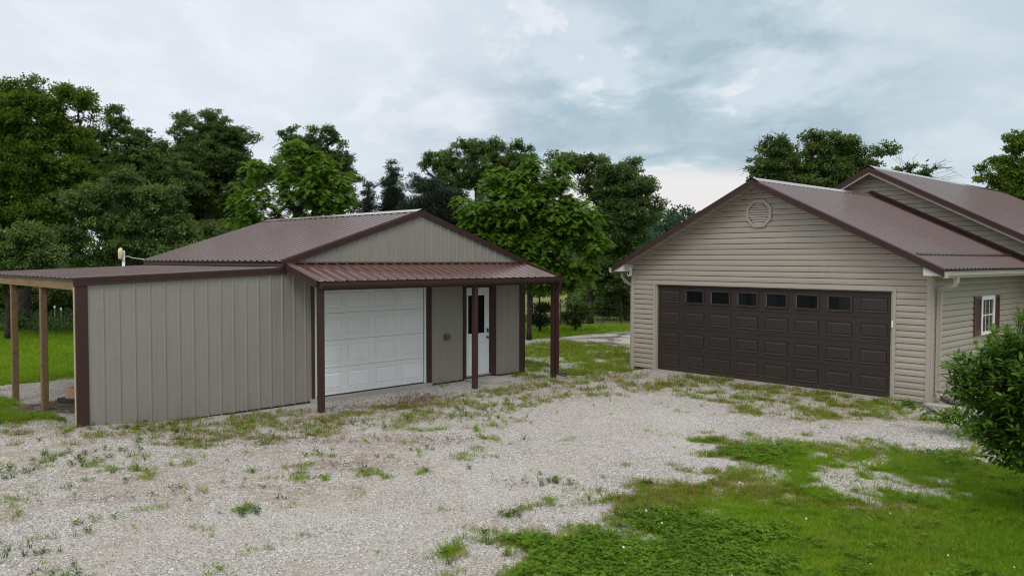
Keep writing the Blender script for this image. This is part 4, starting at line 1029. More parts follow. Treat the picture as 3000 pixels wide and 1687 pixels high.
# ------------------------------------------------------------------ plants
def at(u, v, Y):
    """point at distance Y that shows at pixel (u,v) of a 2576 px wide print of the view"""
    k = 3000 / 2576.0; d = _F + _R * ((u * k - 1500) / F_PX) - _U * ((v * k - 843.5) / F_PX)
    return Vector((0, 0, CAM_H)) + d * (Y / d.y)
rng = np.random.RandomState(5)
def unit(n):
    v = rng.normal(size=(n, 3)); return v / np.linalg.norm(v, axis=1, keepdims=True)
def leaf_quads(P, D, N, L, W, fold=0.25):
    """rhombic leaves at P pointing along D with normal N; returns verts (n*4) and quads"""
    n = len(P); S = np.cross(D, N); S /= np.linalg.norm(S, axis=1, keepdims=True) + 1e-9; N2 = np.cross(S, D)
    L = np.broadcast_to(np.asarray(L, float).reshape(-1, 1), (n, 1)); W = np.broadcast_to(np.asarray(W, float).reshape(-1, 1), (n, 1))
    a = P; b = P + D * L * 0.45 + S * W * 0.5 + N2 * W * fold * 0.5; c = P + D * L - N2 * L * 0.12; d = P + D * L * 0.45 - S * W * 0.5 + N2 * W * fold * 0.5
    V = np.stack([a, b, c, d], 1).reshape(-1, 3); Q = np.arange(n * 4).reshape(-1, 4); return V, Q
def leaf_tris(P, D, N, L, W, fold=0.25):
    """the same leaves as single triangles, for crowns too far away to show a leaf's outline"""
    n = len(P); S = np.cross(D, N); S /= np.linalg.norm(S, axis=1, keepdims=True) + 1e-9
    L = np.broadcast_to(np.asarray(L, float).reshape(-1, 1), (n, 1)); W = np.broadcast_to(np.asarray(W, float).reshape(-1, 1), (n, 1))
    V = np.stack([P + D * L * 0.25 + S * W * 0.68, P + D * L * 1.02, P - D * L * 0.05 - S * W * 0.5], 1).reshape(-1, 3); return V, np.arange(n * 3).reshape(-1, 3)
def make_crown(name, clumps, mat, style, parent, tint0=0.0, dens=1.0, size=1.0):
    if style == 'leaf': dens, size = dens * 0.82, size * 1.08
    if style == 'cedar': dens, size = dens * 0.8, size * 1.1
    """clumps: array (n,4) centre + radius"""
    C = clumps[:, :3]; R = clumps[:, 3]; Vs = []; Qs = []; T = []; base = 0
    if style == 'frond':                       # shoots with drooping feather leaves
        for c, r in zip(C, R):
            nf = int(12 * dens); dirs = unit(nf); dirs[:, 2] = np.abs(dirs[:, 2]) * 0.7 + 0.05; dirs /= np.linalg.norm(dirs, axis=1, keepdims=True)
            ln = r * rng.uniform(0.75, 1.2, nf); k = 9
            u = np.linspace(0.12, 1, k)[None, :, None]
            p0 = c + rng.normal(size=(nf, 3)) * r * 0.18
            pts = p0[:, None, :] + dirs[:, None, :] * ln[:, None, None] * u + np.array([0, 0, -1.0]) * (ln[:, None, None] * 0.62 * u ** 2)
            tan = dirs[:, None, :] + np.array([0, 0, -1.0]) * (1.24 * u); tan /= np.linalg.norm(tan, axis=2, keepdims=True)
            side = np.cross(tan, np.array([0, 0, 1.0])); side /= np.linalg.norm(side, axis=2, keepdims=True) + 1e-9
            for sg in (-1, 1):
                D = side * sg + tan * 0.45 + np.array([0, 0, -0.25]); D = D.reshape(-1, 3); D /= np.linalg.norm(D, axis=1, keepdims=True)
                P = pts.reshape(-1, 3); N = np.cross(D, tan.reshape(-1, 3)) * -sg + rng.normal(size=P.shape) * 0.15
                V, Q = leaf_tris(P, D, N, size * 0.085 * rng.uniform(0.8, 1.2, len(P)), size * 0.038)
                Vs.append(V); Qs.append(Q + base); base += len(V); T.append(np.repeat(np.clip(rng.rand() * 0.5 + rng.rand(len(P)) * 0.4 + tint0, 0, 1), 3))
    else:
        for c, r in zip(C, R):
            if style == 'cedar':
                n = int(330 * dens * (r / 0.4) ** 1.6); q = unit(n) * (rng.rand(n, 1) ** 0.5) * r * np.array([1, 1, 0.45])
                P = c + q; D = q / (r + 1e-6); D[:, 2] += 0.55; D += rng.normal(size=D.shape) * 0.35; D /= np.linalg.norm(D, axis=1, keepdims=True)
                V, Q = leaf_tris(P, D, unit(n), size * 0.095 * rng.uniform(0.6, 1.3, n), size * 0.028)
            else:
                n = int(235 * dens * (r / 0.5) ** 1.7); q = unit(n); rr = rng.rand(n, 1) ** 0.5
                lob = 0.75 + 0.35 * np.sin(q[:, :1] * 5 + c[0] * 9) * np.cos(q[:, 1:2] * 5 + c[2] * 7)
                q2 = q * rr * r * lob * np.array([1, 1, 0.52]); P = c + q2
                D = q * 0.8 + rng.normal(size=q.shape) * 0.7 + np.array([0, 0, -0.25]); D /= np.linalg.norm(D, axis=1, keepdims=True)
                N = np.array([0, 0, 1.0]) + q * 0.5 + rng.normal(size=q.shape) * 0.55; N /= np.linalg.norm(N, axis=1, keepdims=True)
                V, Q = leaf_tris(P, D, N, size * 0.092 * rng.uniform(0.7, 1.35, n), size * 0.060 * rng.uniform(0.8, 1.2, n))
            Vs.append(V); Qs.append(Q + base); base += len(V)
            T.append(np.repeat(np.clip(rng.rand() ** 1.3 * 0.75 + rng.rand(n) * 0.35 + tint0 - 0.05, 0, 1), 3))
    me = np_mesh(name, np.concatenate(Vs), np.concatenate(Qs), mat, np.concatenate(T))
    return link(name, me, None, parent)
def skeleton(name, base, top, clumps, parent, r0=0.16, mat=None, extra_twigs=0, lean=None):
    """trunk from base to top, limbs reaching every clump (minimum spanning growth)"""
    base, top = np.array(base, float), np.array(top, float)
    nodes = [base + (top - base) * u + np.array([sin(u * 5 + base[0]), cos(u * 4 + base[1]), 0]) * 0.06 * u * np.linalg.norm(top - base) / 4 for u in np.linspace(0, 1, 9)]
    par = [-1] + list(range(8)); C = clumps[:, :3]; todo = list(range(len(C)))
    order = sorted(todo, key=lambda i: np.linalg.norm(C[i] - top)); N = np.array(nodes)
    for i in order:
        d = np.linalg.norm(N - C[i], axis=1) + np.maximum(0, N[:, 2] - C[i][2]) * 0.6; d[:3] += 3
        j = int(np.argmin(d)); a, b = N[j], C[i]; m = (a + b) / 2 + rng.normal(size=3) * 0.07 * np.linalg.norm(b - a) + np.array([0, 0, 0.08]) * np.linalg.norm(b - a)
        N = np.vstack([N, m, b - (b - a) * 0.08]); par += [j, len(N) - 2]
    n = len(N); load = np.zeros(n)
    ch = [0] * n
    for i in range(n - 1, 0, -1):
        load[i] += 1 if ch[i] == 0 else 0; load[par[i]] += load[i]; ch[par[i]] += 1
    rad = r0 * (load / load[0]) ** 0.46; rad = np.maximum(rad, 0.008)
    b = MB()
    b.tube([tuple(N[i]) for i in range(9)], [rad[0] * 1.25] + [float(rad[min(i, 8)]) for i in range(1, 9)], 9)
    for i in range(9, n):
        j = par[i]; b.tube([tuple(N[j]), tuple(N[i])], [float(min(rad[j], rad[i] * 1.4)), float(rad[i])], 5, caps=False)
    for _ in range(extra_twigs):                    # bare dead twigs sticking out
        i = rng.randint(len(C)); c = C[i]; ce = C.mean(0); d = (c - ce); d /= np.linalg.norm(d) + 1e-6; d += rng.normal(size=3) * 0.45; d[2] *= 0.6; p = [c]
        for k in range(4): p.append(p[-1] + d * rng.uniform(0.08, 0.19) + rng.normal(size=3) * 0.06)
        b.tube([tuple(q) for q in p], [0.011, 0.008, 0.006, 0.005, 0.003], 4, caps=False)
        for k in (2, 3):
            e = p[k] + d * 0.2 + rng.normal(size=3) * 0.14; b.tube([tuple(p[k]), tuple(e)], [0.007, 0.004], 4, caps=False)
    return b.build(name, mat or BARK, parent, True)
def blobs_to_clumps(blobs, Y, step, rc, depth=0.9, style='leaf'):
    """ellipses (u, v, ru, rv) of the outline at distance Y -> clump centres filling a body of real depth"""
    out = []
    if style == 'leaf': step, rc = step * 0.78, rc * 0.76
    grow = 1.07 if style == 'leaf' else 1.04
    for (u, v, ru, rv) in blobs:
        ru, rv = ru * grow, rv * grow
        c = np.array(at(u, v, Y)); rx = (np.array(at(u + ru, v, Y)) - c)[0]; rz = (c - np.array(at(u, v + rv, Y)))[2]; ry = depth * (rx + rz) / 2
        n = max(3, int(4.19 * rx * ry * rz / (step * 0.80) ** 3)); q = unit(n) * (rng.rand(n, 1) ** 0.30)
        P = c + q * np.array([max(rx - rc * 0.6, rx * 0.5), max(ry - rc * .4, ry * .5), max(rz - rc * 0.45, rz * 0.45)]) + rng.normal(size=(n, 3)) * 0.08
        out.append(np.hstack([P, (min(rc, max(rx * 1.15, 0.24)) * rng.uniform(0.5, 1.3, n) * (0.90 if style == 'frond' else 1.04))[:, None]]))
    return np.vstack(out)
def tree(name, label, blobs, Y, base_u, trunk_top_v, mat, style='leaf', step=0.62, rc=0.5, r0=0.17, dens=1.0, size=1.0, twigs=0, tint=0.0, depth=0.9, group=None, cat='tree', barkm=None, basey=None):
    b0 = at(base_u, 900, Y); gz = float(height(b0.x, Y)) - 0.05
    o = empty(name, (b0.x, Y, gz), 0, label, cat, group)
    cl = blobs_to_clumps(blobs, Y, step, rc, depth, style); cl[:, 2] = np.maximum(cl[:, 2], gz + 0.35)
    off = np.array([b0.x, Y, gz]); cl2 = cl.copy(); cl2[:, :3] -= off
    tp = at(base_u, trunk_top_v, Y); top = np.array([tp.x, tp.y, tp.z]) - off
    skeleton('trunk', (0, 0, 0), top, cl2, o, r0, barkm, twigs)
    make_crown('crown', cl2, mat, style, o, tint, dens, size)
    return o
G_W = 'trees standing along the edge of the yard'
tree('spreading_tree', 'tall spreading yellow green tree at the far left, highest crown of all', [(60, 300, 120, 85), (165, 255, 75, 42), (-60, 330, 130, 130), (60, 420, 170, 80), (225, 285, 32, 38), (92, 197, 26, 26), (150, 222, 40, 22), (40, 235, 60, 35), (180, 360, 70, 50), (190, 460, 80, 50), (40, 520, 190, 70), (-60, 480, 120, 90), (185, 330, 50, 40)], 31, 60, 420, L_LOC, step=0.78, rc=0.62, r0=0.24, dens=1.0)
tree('oak_tree', 'dark oak with an upright tuft on top, right of the tallest tree', [(293, 300, 32, 42), (335, 345, 48, 34), (270, 400, 90, 45), (375, 395, 70, 45), (430, 450, 75, 55), (340, 440, 110, 55), (250, 350, 40, 40)], 38, 300, 470, L_OAK, step=0.62, rc=0.5, r0=0.26)
tree('oak_tree', 'rounded dark oak with sky showing through, between the left woods and the bright left walnut', [(470, 325, 48, 50), (540, 312, 50, 42), (600, 345, 42, 30), (445, 385, 35, 45), (540, 400, 95, 62), (500, 480, 95, 65), (610, 450, 60, 60), (632, 350, 22, 22), (527, 290, 16, 20), (560, 350, 60, 50), (480, 430, 70, 50)], 42, 530, 520, L_OAK, step=0.72, rc=0.52, r0=0.26)
tree('leafy_tree', 'low rounded tree with spreading limbs above the far end of the brown shed roof', [(215, 505, 72, 44), (310, 470, 62, 40), (405, 500, 62, 44), (265, 565, 72, 42), (365, 560, 66, 46), (175, 605, 58, 40), (455, 570, 52, 42), (310, 625, 80, 36), (420, 630, 60, 36), (490, 615, 40, 34), (210, 655, 66, 28)], 29, 330, 560, L_OAK2, step=0.60, rc=0.54, r0=0.13, tint=0.10)
tree('leafy_tree', 'pale green rounded tree at the left edge just above the lean-to roof', [(70, 595, 62, 34), (122, 635, 46, 32), (18, 635, 56, 36), (-50, 610, 80, 50), (70, 680, 66, 34), (125, 695, 52, 24), (10, 705, 66, 30)], 27, 20, 640, L_OAK2, step=0.48, rc=0.48, r0=0.10, tint=0.32)
tree('walnut_tree', 'bright green walnut tree behind the ridge of the small metal shed, left one of two', [(735, 385, 62, 48), (668, 430, 62, 42), (815, 425, 62, 55), (640, 500, 72, 50), (760, 490, 100, 65), (860, 480, 42, 75), (600, 560, 45, 32), (700, 570, 110, 45), (840, 560, 60, 40), (620, 600, 60, 25)], 25.5, 740, 560, L_WAL, style='frond', step=0.50, rc=0.40, r0=0.15)
tree('oak_tree', 'dark oak peeping over the left bright walnut tree', [(735, 338, 40, 26), (825, 342, 48, 30), (865, 390, 32, 40), (892, 450, 20, 30), (780, 420, 90, 60), (830, 500, 80, 50), (780, 365, 70, 34), (850, 420, 50, 40)], 36, 800, 470, L_OAK, step=0.66, rc=0.45, r0=0.22)
tree('oak_tree', 'wide dark oak crown rising behind the bright walnut tree beside the shed', [(1105, 410, 55, 38), (1180, 378, 52, 30), (1245, 370, 48, 28), (1312, 372, 40, 18), (1150, 440, 80, 45), (1260, 425, 90, 55), (1335, 385, 18, 18)], 42, 1210, 480, L_OAK, step=0.70, rc=0.48, r0=0.26)
tree('walnut_tree', 'bright green walnut tree on the lawn between shed and house, right of two', [(1335, 425, 40, 38), (1255, 465, 70, 48), (1405, 450, 50, 50), (1165, 505, 36, 22), (1320, 530, 125, 75), (1205, 550, 62, 62), (1440, 550, 72, 68), (1485, 610, 48, 60), (1300, 630, 140, 70), (1400, 690, 80, 45), (1250, 610, 90, 50), (1470, 670, 36, 36), (1330, 470, 90, 50), (1390, 722, 60, 20), (1340, 395, 20, 20), (1405, 415, 20, 22), (1230, 430, 20, 20)], 27.3, 1331, 640, L_WAL, style='frond', step=0.42, rc=0.38, r0=0.085)
tree('oak_tree', 'broad oak with a thick trunk left of the garage, dead brown tinge below its crown', [(1415, 405, 52, 26), (1480, 412, 60, 34), (1585, 425, 42, 36), (1545, 470, 90, 48), (1530, 435, 60, 34), (1615, 480, 42, 48), (1650, 515, 32, 24), (1570, 540, 90, 52), (1530, 610, 72, 55), (1600, 590, 40, 40), (1520, 690, 60, 55), (1560, 720, 40, 40)], 34.5, 1484, 640, L_OAK2, step=0.62, rc=0.48, r0=0.14)
tree('cedar_tree', 'pointed dark cedar between the two bright walnut trees', [(987 + (k % 3 - 1) * 2, 416 + k * 12, 5 + k * 3.6, 12) for k in range(17)], 34, 985, 450, L_CED, style='cedar', step=0.36, rc=0.42, r0=0.10)
tree('cedar_tree', 'small thin cedar left of the pointed cedar', [(926, 470 + k * 12, 5 + k * 3.2, 11) for k in range(12)], 33, 926, 500, L_CED, style='cedar', step=0.38, rc=0.38, r0=0.08)
tree('cedar_tree', 'wide ragged cedar with pale tips behind the peak of the shed', [(1070, 470, 42, 26), (1110, 500, 60, 34), (1050, 530, 48, 38), (1130, 550, 62, 38), (1100, 590, 90, 34), (1045, 448, 12, 14)], 32.5, 1090, 460, L_CED, style='cedar', step=0.42, rc=0.44, r0=0.10)
tree('oak_tree', 'gnarled oak with dead twigs rising behind the garage roof', [(1955, 375, 50, 34), (2040, 345, 36, 18), (1920, 415, 44, 32), (1990, 420, 72, 40), (2065, 385, 50, 36), (2120, 365, 50, 30), (2155, 405, 56, 36), (2215, 378, 32, 14), (2252, 376, 22, 10), (2085, 430, 80, 36), (2010, 465, 110, 30), (2095, 335, 26, 14), (1900, 445, 24, 18)], 33, 2060, 470, L_OAK, step=0.50, rc=0.42, r0=0.20, twigs=70)
tree('oak_tree', 'low oak limb with dead twigs showing over the ridge of the main house', [(2292, 420, 22, 13), (2262, 428, 16, 10), (2340, 428, 22, 13), (2310, 440, 40, 14), (2240, 440, 30, 10)], 35, 2300, 450, L_OAK, step=0.40, rc=0.26, r0=0.12, twigs=36)
tree('leafy_tree', 'green tree behind the main roof at the right edge', [(2570, 365, 50, 30), (2520, 410, 38, 24), (2475, 428, 26, 14), (2580, 430, 70, 42), (2540, 455, 60, 26), (2462, 452, 12, 12), (2580, 500, 90, 40), (2540, 550, 100, 40), (2600, 600, 100, 50)], 30, 2560, 440, L_LOC, step=0.48, rc=0.42, r0=0.2, dens=1.1)
tree('sapling', 'small dark sapling in front of the fence right of the walnut trunk', [(1440, 765, 24, 10), (1445, 790, 34, 12), (1450, 812, 20, 10), (1470, 775, 30, 12)], 31, 1447, 760, L_OAK, step=0.34, rc=0.30, r0=0.05)
tree('cedar_tree', 'small dull cedar just behind the walnut trunk', [(1360, 745, 14, 14), (1362, 775, 26, 18), (1358, 805, 30, 20)], 30.5, 1358, 740, L_CED, style='cedar', step=0.34, rc=0.34, r0=0.06)
tree('leafy_tree', 'dark understorey tree hard against the left side of the garage', [(1560, 650, 40, 50), (1570, 720, 40, 40), (1540, 770, 60, 36), (1580, 790, 40, 30)], 37, 1570, 700, L_OAK, step=0.60, rc=0.5, r0=0.12)
# dark trees that close the view under the crowns
for i, (u, v, w, h, Y, lab) in enumerate([(60, 780, 110, 70, 36, 'dark bushy tree seen between the timber posts of the lean-to'), (-60, 760, 100, 80, 35, 'dark bushy tree at the left edge behind the posts'), (230, 740, 110, 80, 36, 'dark tree behind the corner of the lean-to'),
                                           (560, 610, 130, 60, 38, 'dark tree behind the far end of the shed ridge'), (430, 660, 120, 60, 36, 'dark tree behind the cream antenna box'), (900, 600, 110, 50, 40, 'dark tree behind the thin cedar'), (540, 560, 110, 80, 45, 'dark tree filling the gap under the rounded oak'), (330, 520, 130, 80, 43, 'dark tree low behind the tufted oak')]):
    tree('leafy_tree', lab, [(u, v - h * .4, w * .8, h * .6), (u, v, w, h), (u + w * .5, v + h * .2, w * .6, h * .6)], Y, u, v, L_OAK, step=0.8, rc=0.62, r0=0.16, dens=1.1)

def leaf_mass(name, boxes, mat, n, size, label, seed=3, crk=1.0):
    """far foliage that reads as one mass: lumps over a strip"""
    global rng
    Vs, Qs, T = [], [], []; base = 0
    for (x0, x1, y0, y1, z1, k) in boxes:
        for _ in range(k):
            cx, cy = rng.uniform(x0, x1), rng.uniform(y0, y1); hgt = z1 * rng.uniform(0.55, 1.0); cr = rng.uniform(0.9, 1.9) * size ** 0.5 * crk
            nl = int(n * rng.uniform(0.7, 1.3)); q = unit(nl); c = np.array([cx, cy, hgt - cr * 0.5]); 
            P = c + q * cr * (0.55 + 0.45 * rng.rand(nl, 1)) * np.array([1, 1, 0.8])
            D = q + rng.normal(size=q.shape) * 0.6; D /= np.linalg.norm(D, axis=1, keepdims=True); N = q * .4 + np.array([0, 0, 1.]) + rng.normal(size=q.shape) * 0.4
            V, Q = leaf_tris(P, D, N, 0.2 * size * rng.uniform(0.7, 1.4, nl), 0.14 * size); Vs.append(V); Qs.append(Q + base); base += len(V)
            T.append(np.repeat(np.clip(rng.rand() * .5 + rng.rand(nl) * .5, 0, 1), 3))
    o = link(name, np_mesh(name, np.concatenate(Vs), np.concatenate(Qs), mat, np.concatenate(T))); tag(o, label, None, kind='stuff'); return o
leaf_mass('woods', [(-40, -12, 46, 54, 5.6, 70), (-12, 0, 48, 60, 4.6, 30), (-42, 0, 44, 60, 2.4, 70), (-1, 2.2, 62, 70, 3.0, 10), (4, 9, 42, 52, 2.6, 40), (4.5, 9, 40, 44, 1.6, 30)], L_OAK, 430, 1.2, 'dark woodland behind the yard trees')
leaf_mass('far_woods', [(0, 45, 120, 140, 11.0, 110), (5, 40, 112, 122, 6.0, 60), (-10, 30, 95, 110, 4.2, 60), (-10, 40, 90, 100, 2.2, 70)], L_FAR, 560, 2.1, 'hazy far woodland beyond the field', crk=1.7)
leaf_mass('undergrowth', [(-26, -15.5, 29.3, 31.5, 0.65, 150), (-15.5, -9, 30.5, 32.5, 0.55, 60), (0.5, 10, 34.0, 36.0, 0.35, 70), (-1, 3.0, 33.0, 34, 0.15, 26)], L_UND, 150, 0.42, 'weeds and brush along the edge of the mown grass')

# fence at the edge of the field
def build_fence():
    o = empty('wire_fence', (0, 33.2, 0), 0, 'wire fence on thin steel posts and one crooked wooden post at the field edge', 'fence')
    for x, h in ((-1.6, 1.15), (0.86, 1.25), (2.05, 1.15), (4.6, 1.1), (7.2, 1.1)):
        MB().box(x - 0.02, x + 0.02, -0.02, 0.02, -0.1, h).build('steel_post', METAL if False else DARK, o)
    MB().tube([(2.36, 0, -0.1), (2.30, 0, 0.5), (2.38, 0, 0.9), (2.40, 0, 1.48)], [0.085, 0.075, 0.07, 0.065], 8).build('wooden_post', BARK, o, True)
    w = MB()
    for z in (0.2, 0.42, 0.64, 0.86, 1.05): w.tube([(-3, 0.03, z), (0.86, 0.03, z - 0.01), (2.36, 0.03, z), (4.6, 0.03, z), (9, 0.03, z)], 0.0035, 4)
    for i in range(60): w.tube([(-3 + i * 0.2, 0.03, 0.2), (-3 + i * 0.2, 0.03, 1.05)], 0.002, 3)
    w.build('wire_mesh', CORR, o)
    return o
build_fence()
for i, (u, h, lab) in enumerate(((143, 0.86, 'thin white capped stake in the weeds seen left of the brown corner trim'), (157, 0.78, 'thicker white capped stake beside the first one in the weeds'))):
    p = at(u - 4 + i * 2, 850, 30.4); o = empty('marker_stake', (p.x, 30.4, 0), 0, lab, 'stake')
    MB().tube([(0, 0, -0.1), (0, 0, h)], 0.022, 6).build('stake', METAL, o); MB().tube([(0, 0, h), (0, 0, h + 0.03), (0, 0, h + 0.10), (0, 0, h + 0.12)], [0.015, 0.032, 0.032, 0.012], 8).build('cap', WHITEV, o, True)

# bird on the dead twig
def build_bird():
    p = at(2332, 408, 35); o = empty('bird', (p.x, p.y, p.z), 0.4, 'small dark bird perched on the dead twigs above the main roof', 'bird')
    b = MB(); b.tube([(-0.13, 0, 0.02), (-0.07, 0, 0.035), (0.0, 0, 0.06), (0.05, 0, 0.085), (0.075, 0, 0.115), (0.10, 0, 0.12), (0.13, 0, 0.115)], [0.006, 0.014, 0.036, 0.036, 0.024, 0.02, 0.003], 8); b.build('body', BLACKP, o, True)
    MB().tube([(0, 0, -0.01), (0.01, 0, 0.03)], 0.004, 4).build('leg', BLACKP, o)
    MB().tube([(0, 0.0, -0.30), (0.01, 0, -0.01)], 0.006, 5).build('perch', TWIG, o)
build_bird()

# ------------------------------------------------------------------ foreground shrub
def build_shrub(name, label, cx, cy, blobs, nst, leafL, seed, tint=0.0, stems=14, sh=1.0):
    global rng
    rng = np.random.RandomState(seed); gz = float(height(cx, cy))
    o = empty(name, (cx, cy, gz), 0, label, 'shrub')
    Vs, Qs, T, base = [], [], [], 0; tips = []
    for (bx, by, bz, rx, ry, rz, n) in blobs:
        q = unit(n) * (rng.rand(n, 1) ** 0.28)
        tips.append(np.array([bx, by, bz]) + q * np.array([rx, ry, rz]))
    tips = np.vstack(tips)
    b = MB()
    hubs = []
    for i in range(stems):
        a = 2 * pi * i / stems + rng.uniform(-.2, .2); h = rng.uniform(0.6, 1.5) * sh; e = np.array([cos(a) * rng.uniform(.2, .75), sin(a) * rng.uniform(.2, .75), h])
        b.tube([(cos(a) * .05, sin(a) * .05, -0.03), tuple(e * np.array([.45, .45, .55])), tuple(e)], [0.02, 0.015, 0.010], 5); hubs.append(e); hubs.append(e * np.array([.45, .45, .55]))
    H = np.array(hubs)
    for tpt in tips:
        d = np.linalg.norm(H - tpt, axis=1) + np.maximum(0, H[:, 2] - tpt[2]) * 0.3; hub = H[int(np.argmin(d))]
        dirv = tpt - hub; L = np.linalg.norm(dirv)
        if L > 0.15 and rng.rand() < 0.5: b.tube([tuple(hub), tuple((hub + tpt) / 2 + np.array([0, 0, 0.05])), tuple(tpt)], [0.006, 0.004, 0.0025], 4, caps=False)
        outd = tpt / (np.linalg.norm(tpt) + 1e-6) + dirv / (L + 1e-6) + rng.normal(size=3) * 0.35; outd[2] += 0.1; outd /= np.linalg.norm(outd)
        k = nst; u = np.linspace(0, 1, k)[:, None]; tw = 0.20
        P = tpt - outd * tw * (1 - u) + np.array([0, 0, -0.03]) * u ** 2
        az = np.arange(k) * 2.4 + rng.rand() * 6; ref = np.cross(outd, [0, 0, 1.0]); ref /= np.linalg.norm(ref) + 1e-6; ref2 = np.cross(outd, ref)
        D = ref[None] * np.cos(az)[:, None] + ref2[None] * np.sin(az)[:, None] * 0.6 + outd[None] * 0.75; D[:, 2] -= 0.15; D /= np.linalg.norm(D, axis=1, keepdims=True)
        N = np.array([0, 0, 1.0]) + rng.normal(size=(k, 3)) * 0.3
        # six point leaves: petiole, widening blade, pointed tip
        S = np.cross(D, N); S /= np.linalg.norm(S, axis=1, keepdims=True); N2 = np.cross(S, D); Ln = (leafL * rng.uniform(0.65, 1.2, k))[:, None]; W = Ln * 0.46
        pts = [P, P + D * Ln * .28 + S * W * .46 + N2 * W * .12, P + D * Ln * .62 + S * W * .40 + N2 * W * .05, P + D * Ln - N2 * Ln * .16, P + D * Ln * .62 - S * W * .40 + N2 * W * .05, P + D * Ln * .28 - S * W * .46 + N2 * W * .12]
        m1, m2 = P + D * Ln * .28, P + D * Ln * .62 - N2 * Ln * .04
        V = np.stack(pts + [m1, m2], 1).reshape(-1, 3)
        q0 = np.array([[0, 1, 6, 6], [1, 2, 7, 6], [2, 3, 7, 7], [3, 4, 7, 7], [4, 5, 6, 7], [5, 0, 6, 6]])
        tri = np.array([[0, 1, 6], [1, 2, 7], [1, 7, 6], [2, 3, 7], [3, 4, 7], [4, 5, 6], [4, 6, 7], [5, 0, 6]])
        Q = (tri[None] + (np.arange(k) * 8)[:, None, None]).reshape(-1, 3) + base; base += len(V); Vs.append(V); Qs.append(Q)
        fresh = 0.35 if rng.rand() < 0.18 else 0.0
        T.append(np.repeat(np.clip(rng.rand() * .3 + rng.rand(k) * .45 + tint + fresh, 0, 1), 8))
    link('leaves', np_mesh('leaves', np.concatenate(Vs), np.concatenate(Qs), L_SHR, np.concatenate(T), smooth=True), None, o)
    b.build('stems', BARK, o, True)
    return o
build_shrub('shrub', 'big glossy dark green shrub in the right foreground hiding part of the house wall', 6.05, 8.6,
            [(0.03, 0, 1.38, 1.06, 1.0, 0.98, 960), (-0.55, 0, 1.35, 0.55, 0.5, 0.62, 260), (-0.30, -.1, 0.85, 0.60, 0.7, 0.42, 200), (0.15, -.1, 0.62, 0.55, 0.6, 0.28, 140), (0.25, 0, 2.2, 0.75, 0.6, 0.36, 260), (0.1, -.2, 0.5, 0.6, 0.5, 0.25, 120), (-1.05, 0.1, 1.66, 0.26, 0.18, 0.15, 34), (-1.12, 0.0, 1.42, 0.22, 0.2, 0.14, 26), (0.35, 0, 2.45, 0.5, 0.4, 0.14, 60), (-0.6, 0, 1.9, 0.30, 0.2, 0.14, 30), (-.85, 0, 1.0, .25, .25, .2, 26), (-.2, 0, 2.12, .28, .25, .12, 30)], 9, 0.098, 21, tint=0.20)
build_shrub('shrub', 'low straggling light green suckers in front of the garage corner', 7.35, 12.5,
            [(-0.50, 0.2, 0.32, 0.30, 0.25, 0.14, 26), (-0.92, 0.3, 0.46, 0.12, 0.12, 0.10, 9), (0.1, 0.1, 0.35, 0.45, 0.4, 0.20, 60), (0.5, 0, 0.6, 0.35, 0.3, 0.25, 40), (-0.3, -0.3, 0.18, 0.35, 0.3, 0.10, 26)], 8, 0.085, 22, tint=0.45, stems=6, sh=0.25)

# ------------------------------------------------------------------ ground cover
SRC = {}
def blade(b, x, y, h, a, bend, w):
    dx, dy = cos(a), sin(a); px, py = -dy * w / 2, dx * w / 2; pts = []
    for u in (0, 0.5, 0.85): pts.append((x + dx * bend * u * u, y + dy * bend * u * u, h * (u - 0.18 * u * u * bend / h)))
    tip = (x + dx * bend, y + dy * bend, h * (1 - 0.25 * bend / h))
    v = []
    for (cx, cy, cz), k in zip(pts, (1, 0.9, 0.5)): v += [(cx - px * k, cy - py * k, cz), (cx + px * k, cy + py * k, cz)]
    v.append(tip); b.add(v, [(0, 1, 3, 2), (2, 3, 5, 4), (4, 5, 6)])
def tuft_mesh(name, n, h, spread, w, bend, mat, seed):
    r = random.Random(seed); b = MB()
    for i in range(n):
        a = r.uniform(0, 2 * pi); d = spread * sqrt(r.random()); blade(b, cos(a) * d, sin(a) * d, h * r.uniform(0.5, 1.15), a + r.uniform(-1, 1), h * bend * r.uniform(0.3, 1.3), w * r.uniform(0.7, 1.2))
    me = bpy.data.meshes.new(name); me.from_pydata(b.v, [], b.f); me.materials.append(mat); me.polygons.foreach_set('use_smooth', [True] * len(me.polygons)); return me
def clover_mesh(name, n, spread, mat, seed):
    r = random.Random(seed); b = MB()
    for i in range(n):
        a = r.uniform(0, 2 * pi); d = spread * sqrt(r.random()); x, y, z = cos(a) * d, sin(a) * d, r.uniform(0.025, 0.06); t0 = r.uniform(0, 6); tx, ty = r.uniform(-.3, .3), r.uniform(-.3, .3); R = r.uniform(0.010, 0.016)
        for k in range(3):
            th = t0 + k * 2 * pi / 3; c, s = cos(th), sin(th)
            P = [(0, 0), (R * .6, R * .55), (R * 1.15, R * .5), (R * 1.35, 0), (R * 1.15, -R * .5), (R * .6, -R * .55)]
            vs = []
            for (p, q) in P:
                X = p * c - q * s; Y = p * s + q * c; vs.append((x + X, y + Y, z + X * tx + Y * ty + abs(q) * 0.35))
            b.add(vs, [(0, 1, 2, 3), (0, 3, 4, 5)])
    me = bpy.data.meshes.new(name); me.from_pydata(b.v, [], b.f); me.materials.append(mat); return me
